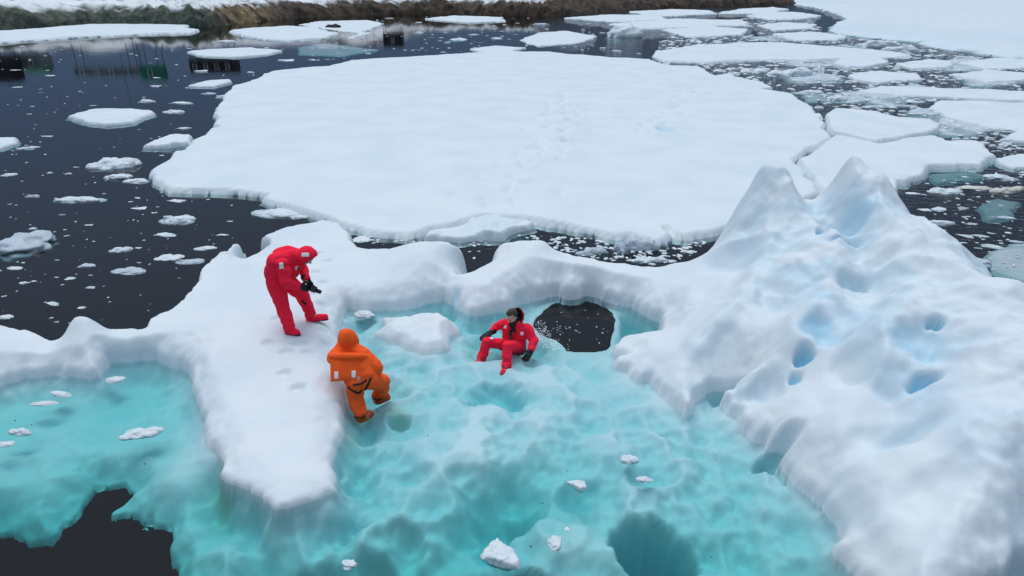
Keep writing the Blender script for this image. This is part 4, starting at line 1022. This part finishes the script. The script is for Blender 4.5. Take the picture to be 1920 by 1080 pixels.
def person_standing():
    O = place(545, 622, (0, -.25, .03), berg_z)
    gl = berg_z(O.x + .22, O.y + .27) - O.z
    B = frame((.62, -.12, -.77), (.75, 0, .6)); hc = (.335, -.01, 1.215)
    bm = bmesh.new(); add_head(bm, hc, B)
    chain(bm, [((.27, 0, 1.23), .058), ((.06, 0, 1.24), .07), ((-.05, 0, 1.16), .13), ((-.18, 0, 1.0), .12), ((-.17, 0, .86), .12)])
    aR = [((.02, -.19, 1.17), .06), ((.06, -.29, .89), .05), ((.2, -.2, .79), .04), ((.24, -.17, .77), .036)]
    aL = [((.06, .19, 1.17), .06), ((.17, .21, .9), .05), ((.27, .03, .81), .04), ((.29, -.01, .79), .036)]
    lR = [((-.17, -.1, .84), .09), ((-.09, -.19, .46), .07), ((0, -.25, .11), .05), ((.07, -.27, .06), .04)]
    lL = [((-.13, .1, .84), .09), ((.11, .2, .46), .07), ((.2, .25, .11 + gl), .05), ((.3, .27, .06 + gl), .04)]
    for c in (aR, aL, lR, lL): chain(bm, c)
    cap(bm, (-.03, -.17, 1.18), (-.03, .17, 1.18), .07, .07)
    o = body_root(bm, O, 'standing person in a red hooded suit bending over a small camera on the white ice')
    bm = bmesh.new()
    for y in (-.085, .085):
        chain(bm, [((-.16, y, .84), .150), ((-.195, y, .98), .140), ((-.09, y * 1.2, 1.16), .165), ((.03, y, 1.215), .135), ((.17, y * .3, 1.225), .105)])
    chain(bm, [((-.02, 0, 1.12), .17), ((.04, 0, .98), .15)]); chain(bm, [((.1, 0, 1.2), .12), ((.13, 0, 1.06), .11)])
    chain(bm, [((.02, -.2, 1.16), .105), ((.06, -.30, .885), .09), ((.195, -.2, .79), .064)])
    chain(bm, [((.06, .2, 1.16), .105), ((.17, .22, .9), .088), ((.265, .035, .81), .062)])
    chain(bm, [((-.17, -.1, .82), .155), ((-.10, -.18, .47), .112), ((-.04, -.225, .25), .100), ((-.005, -.25, .13), .088)])
    chain(bm, [((-.13, .1, .82), .150), ((.10, .2, .48), .108), ((.16, .235, .27 + gl), .095), ((.195, .25, .14 + gl), .085)])
    suit = solid('immersion_suit', bm, .012, M['red'], o, 5, .017, 1)
    bv = bvh_of(suit)
    hd = hood_shell(o, hc, B, (.135, .150, .155), R(62), M['red'], tilt=R(-8), seed=2)
    hb = bvh_of(hd)
    patch(hb, hd, Vector(hc) + Vector((.02, -.16, .09)), (0, 0, 1), .115, .06)
    patch(bv, suit, (.03, -.34, 1.17), (0, 0, 1), .06, .105)
    patch(bv, suit, (.2, -.14, 1.04), (0, 0, 1), .05, .06)
    for a, b, nm in (((-.04, -.245, .05), (.12, -.30, .045), 0), ((.165, .245, .05 + gl), (.41, .295, .055 + gl), 1)):
        bm = bmesh.new(); a, b = Vector(a), Vector(b)
        chain(bm, [(a + Vector((0, 0, .07)), .078), (a, .062), (a.lerp(b, .5), .064), (b, .048)])
        bt = solid('boot', bm, .009, M['red'], o, 4, .006, 4)
        bm = bmesh.new(); chain(bm, [(a + Vector((-.01, 0, -.045)), .055), (b + Vector((.01, 0, -.038)), .045)])
        for v in bm.verts: v.co.z = a.z - .045 + (v.co.z - a.z + .045) * .35
        solid('sole', bm, .009, M['black'], bt, 2)
    strap(bv, suit, [(-.06, -.24, .92), (-.02, -.25, .88), (.0, -.24, .80)], .014)
    strap(bv, suit, [(.13, .12, .40), (.17, .13, .34)], .02)
    strap(bv, suit, [(.2, -.1, 1.06), (.22, -.08, .98)], .012)
    glove(o, (.215, -.185, .785), (.8, .45, -.45), (.2, .9, .2), (.3, .3, .8), .75, size=1.25)
    glove(o, (.275, .02, .80), (.75, -.5, -.55), (.1, -.9, .2), (.3, -.2, .8), .75, size=1.25)
    # the camera he holds: a thing of its own
    cr = bpy.data.objects.new('camera_in_hands', None); COL.objects.link(cr); cr.location = O + Vector((.385, -.085, .70)); cr.rotation_euler = (R(12), R(18), R(-12))
    tag(cr, 'small black camera held in the gloved hands of the standing person', 'camera')
    bm = bmesh.new(); box(bm, (0, 0, 0), (.115, .10, .075)); bmesh.ops.bevel(bm, geom=bm.edges[:], offset=.012, segments=3, affect='EDGES'); bm_obj('camera_body', bm, M['metal'], cr)
    bm = bmesh.new(); bmesh.ops.create_cone(bm, segments=24, radius1=.034, radius2=.03, depth=.085, cap_ends=True, matrix=Matrix.Translation((.098, 0, -.005)) @ Matrix.Rotation(R(90), 4, 'Y'))
    ln = bm_obj('lens', bm, M['black'], cr)
    bm = bmesh.new(); bmesh.ops.create_icosphere(bm, subdivisions=3, radius=.026, matrix=Matrix.Translation((.138, 0, -.005)) @ Matrix.Diagonal((.3, 1, 1, 1))); bm_obj('lens_glass', bm, M['glass'], ln)
    bm = bmesh.new(); box(bm, (.0, 0, .052), (.05, .05, .028)); bmesh.ops.bevel(bm, geom=bm.edges[:], offset=.006, segments=2, affect='EDGES'); bm_obj('viewfinder', bm, M['metal'], cr)

def person_climbing():
    O = place(678, 788, (0, 0, .0), None, -.13)
    B = frame((-.12, .86, .25), (-.05, -.3, 1)); hc = (-.175, .43, 1.02)
    bm = bmesh.new(); add_head(bm, hc, B)
    chain(bm, [((-.17, .40, .97), .06), ((-.15, .34, .88), .09), ((-.11, .26, .78), .13), ((-.01, .14, .62), .13)])
    for c in ([((.07, .31, .87), .06), ((.24, .22, .73), .05), ((.15, .38, .50), .04)], [((-.33, .36, .86), .06), ((-.42, .41, .78), .05), ((-.32, .54, .93), .04)],
              [((-.07, .12, .58), .09), ((-.08, .13, .33), .07), ((0, 0, .08), .05), ((.06, .06, .03), .04)], [((.13, .2, .58), .09), ((.25, .43, .36), .07), ((.19, .49, .10), .05), ((.24, .52, .05), .04)]): chain(bm, c)
    cap(bm, (-.3, .35, .86), (.05, .31, .87), .07, .07)
    o = body_root(bm, O, 'person in an orange hooded suit seen from behind, stepping from turquoise water onto the ice')
    bm = bmesh.new()
    for x in (-.10, .10):
        chain(bm, [((.03 + x * .9, .15, .60), .155), ((-.05 + x * 1.1, .22, .72), .155), ((-.13 + x * 1.5, .31, .84), .145), ((-.15 + x * .6, .37, .93), .115)])
    chain(bm, [((.05, .31, .86), .115), ((.225, .22, .73), .105), ((.15, .37, .52), .07)])
    chain(bm, [((-.31, .36, .85), .105), ((-.42, .41, .78), .09), ((-.325, .53, .91), .068)])
    chain(bm, [((-.05, .13, .56), .155), ((-.085, .13, .34), .118), ((-.04, .05, .18), .105), ((-.005, .0, .11), .092)])
    chain(bm, [((.12, .2, .56), .155), ((.24, .42, .36), .125), ((.21, .47, .2), .11), ((.19, .49, .12), .09)])
    suit = solid('immersion_suit', bm, .012, M['orange'], o, 5, .018, 6)
    bv = bvh_of(suit)
    hood_shell(o, Vector(hc) + Vector((.0, -.01, .02)), B, (.128, .14, .20), R(55), M['orange'], tilt=R(5), seed=5)
    # flotation pillow strapped on the back
    t = Vector((-.05, .5, .86)).normalized(); rgt = Vector((1, .05, 0)).normalized(); rgt = (rgt - t * rgt.dot(t)).normalized(); nr = rgt.cross(t)
    Bp = Matrix((rgt, nr, t)).transposed().to_4x4()
    pc = Vector((-.165, .115, .775))
    bm = bmesh.new(); bmesh.ops.create_grid(bm, x_segments=14, y_segments=12, size=.5)
    bm.free(); bm = bmesh.new(); bmesh.ops.create_cube(bm, size=1); bmesh.ops.subdivide_edges(bm, edges=bm.edges[:], cuts=9, use_grid_fill=True)
    for v in bm.verts:
        x, y, z = v.co; k = (1 - abs(2 * x) ** 4) * (1 - abs(2 * z) ** 4)
        q = Vector((x * .43, y * (.05 + .055 * k), z * .33))
        q += Vector((0, .008 * mnoise.noise(q * 9), .006 * mnoise.noise(q * 7 + Vector((5, 0, 0)))))
        v.co = pc + Bp.to_3x3() @ q
    pad = bm_obj('flotation_pillow', bm, M['orange'], o)
    bp = bvh_of(pad)
    for sx in (-.13, .115): patch(bp, pad, pc + Bp.to_3x3() @ Vector((sx, .1, -.085)), t, .055, .10, th=.005)
    # collar roll above the pillow
    bm = bmesh.new(); chain(bm, [((-.36, .20, .925), .05), ((-.17, .17, .945), .055), ((.03, .19, .93), .05), ((.1, .24, .9), .04)])
    solid('collar_roll', bm, .011, M['orange'], o, 4, .008, 8)
    strap(bv, suit, [(-.13, .0, .55), (-.06, -.05, .47), (.02, -.05, .44), (.07, -.03, .47)], .016)
    strap(bv, suit, [(.17, .05, .66), (.13, .0, .58), (.09, -.03, .47)], .018)
    strap(bv, suit, [(-.05, -.04, .60), (.04, -.03, .62), (.12, 0, .66)], .016)
    for a, b in (((-.01, .0, .04), (.1, .09, .04)), ((.15, .46, .04), (.27, .53, .05))):
        a, b = Vector(a), Vector(b); bm = bmesh.new()
        chain(bm, [(a + Vector((0, 0, .08)), .090), (a, .072), (a.lerp(b, .5), .074), (b, .062)])
        bt = solid('boot', bm, .009, M['orange_dark'], o, 4, .007, 9)
        bb = bvh_of(bt)
        strap(bb, bt, [a + Vector((-.08, -.06, .05)), a + Vector((.0, -.1, .07)), a + Vector((.08, -.06, .05))], .008)
        strap(bb, bt, [a + Vector((.02, -.09, .02)), a + Vector((.06, -.05, .09))], .008)
    glove(o, (-.32, .54, .93), (.12, .45, .8), (.3, .6, -.5), (.8, -.2, .1), .5, M['orange_dark'], 1.45)
    glove(o, (.15, .38, .50), (-.3, .6, -.5), (0, .7, -.6), (-.7, .1, .3), .6, M['black'], 1.2)

def person_sitting():
    O = place(965, 640, (0, 0, 0), None, 0.0)
    f = Vector((-.45, -.85, 0)).normalized()
    B = frame((-.62, -.60, -.55), (-.3, -.3, 1)); hc = (-.045, -.15, .555)
    bm = bmesh.new(); P = add_head(bm, hc, B)
    chain(bm, [((-.03, -.13, .49), .056), ((.0, -.10, .40), .055), ((-.0, -.07, .25), .09), ((0, 0, -.06), .09)])
    cap(bm, (-.16, -.02, .35), (.18, -.14, .33), .05, .05)
    for c in ([((-.18, -.02, .345), .05), ((-.31, -.005, .275), .036), ((-.39, -.10, .23), .03)], [((.20, -.15, .325), .05), ((.315, -.255, .15), .042), ((.275, -.395, .07), .032)],
              [((-.06, -.1, -.04), .07), ((-.455, -.385, .195), .045), ((-.54, -.44, -.1), .04), ((-.58, -.5, -.12), .03)], [((.08, -.14, -.04), .07), ((-.12, -.56, .215), .045), ((-.13, -.72, -.1), .04), ((-.17, -.8, -.12), .03)]): chain(bm, c)
    o = body_root(bm, O, 'bareheaded person in a red suit sitting in shallow water beside the black hole')
    bm = bmesh.new()
    ax = Vector((.9, -.35, 0)).normalized()
    for s in (-.075, .075):
        q = ax * s
        chain(bm, [(Vector((.0, .0, -.12)) + q, .125), (Vector((-.005, -.05, .08)) + q * 1.1, .128), (Vector((.0, -.08, .26)) + q * 1.5, .118), (Vector((.005, -.09, .37)) + q * .8, .088)])
    chain(bm, [((-.17, -.02, .345), .088), ((-.31, -.005, .275), .07), ((-.385, -.095, .235), .052)])
    chain(bm, [((.20, -.15, .325), .095), ((.315, -.255, .15), .082), ((.275, -.39, .075), .058)])
    chain(bm, [((-.06, -.1, -.04), .11), ((-.455, -.385, .195), .082), ((-.50, -.42, .05), .084), ((-.54, -.44, -.08), .078)])
    chain(bm, [((.08, -.14, -.04), .11), ((-.12, -.56, .215), .082), ((-.125, -.65, .07), .082), ((-.13, -.72, -.08), .078)])
    suit = solid('immersion_suit', bm, .011, M['red'], o, 5, .015, 11)
    bv = bvh_of(suit)
    for a, b in (((-.545, -.445, -.12), (-.62, -.56, -.11)), ((-.13, -.73, -.12), (-.19, -.87, -.11))):
        a, b = Vector(a), Vector(b); bm = bmesh.new()
        chain(bm, [(a + Vector((0, 0, .06)), .085), (a, .068), (a.lerp(b, .5), .066), (b, .052)]); solid('boot', bm, .009, M['red'], o, 4, .006, 12)
    hood_shell(o, Vector(hc) + Vector((.07, .07, -.045)), frame((-.70, -.70, .25), (0, 0, 1)), (.125, .105, .145), R(96), M['red'], tilt=R(6), seed=8, tail=.25)
    # hair cap, tied back
    bm = bmesh.new(); bmesh.ops.create_icosphere(bm, subdivisions=4, radius=1)
    bmesh.ops.delete(bm, geom=[v for v in bm.verts if v.co.z < -.35 or (v.co.y > .25 and v.co.z < .55)], context='VERTS')
    for v in bm.verts:
        k = 1 + .07 * mnoise.noise(v.co * 5) + .04 * mnoise.noise(Vector((v.co.x * 22, v.co.y * 3, v.co.z * 3)))
        v.co = P(v.co.x * .088 * k, -.014 + v.co.y * .106 * k, .022 + v.co.z * .106 * k)
    for e in [e for e in bm.edges if e.is_boundary]: pass
    hr = bm_obj('hair', bm, M['hair'], o)
    for s in (-1, 1):
        bm = bmesh.new(); bmesh.ops.create_icosphere(bm, subdivisions=2, radius=.0115, matrix=Matrix.Translation(P(.03 * s, .083, .008))); bm_obj('eye', bm, M['black'], o)
    # black neck seal and zip flap
    bm = bmesh.new(); chain(bm, [((.05, -.08, .43), .06), ((-.01, -.12, .44), .068), ((-.05, -.17, .41), .055)]); solid('neck_seal', bm, .009, M['black'], o, 3)
    c0 = Vector((-.03, -.19, .38)); strap(bv, suit, [c0, c0 + Vector((-.05, -.08, -.14)), c0 + Vector((-.07, -.12, -.26))], .024, name='zip_flap')
    patch(bv, suit, (-.17, -.13, .34), (0, 0, 1), .055, .05); patch(bv, suit, (.13, -.27, .27), (0, 0, 1), .055, .055); patch(bv, suit, (-.36, -.37, .28), (-.8, -.6, 0), .04, .07)
    glove(o, (-.40, -.11, .225), (-.75, -.55, -.2), (0, -.2, -1), (.6, -.7, 0), .22, size=1.25)
    glove(o, (.265, -.41, .055), (-.45, -.75, -.45), (-.5, .3, -.6), (-.7, .2, .4), .35, size=1.25)
    # churned water behind the sitter
    crumbs('foam', [(420, [(1004,604),(1016,600),(1026,614),(1036,632),(1052,648),(1048,658),(1020,652),(1006,636)], .6, 2.6, .01), (90, [(1000,596),(1060,610),(1075,655),(1010,664)], 1, 3, .02), (26, [(900,684),(935,690),(985,676),(975,690),(930,698)], 1, 3, .0)],
      'white splashed foam between the sitting person and the black hole', 'foam', M['foam'], 33)
person_standing(); person_climbing(); person_sitting()
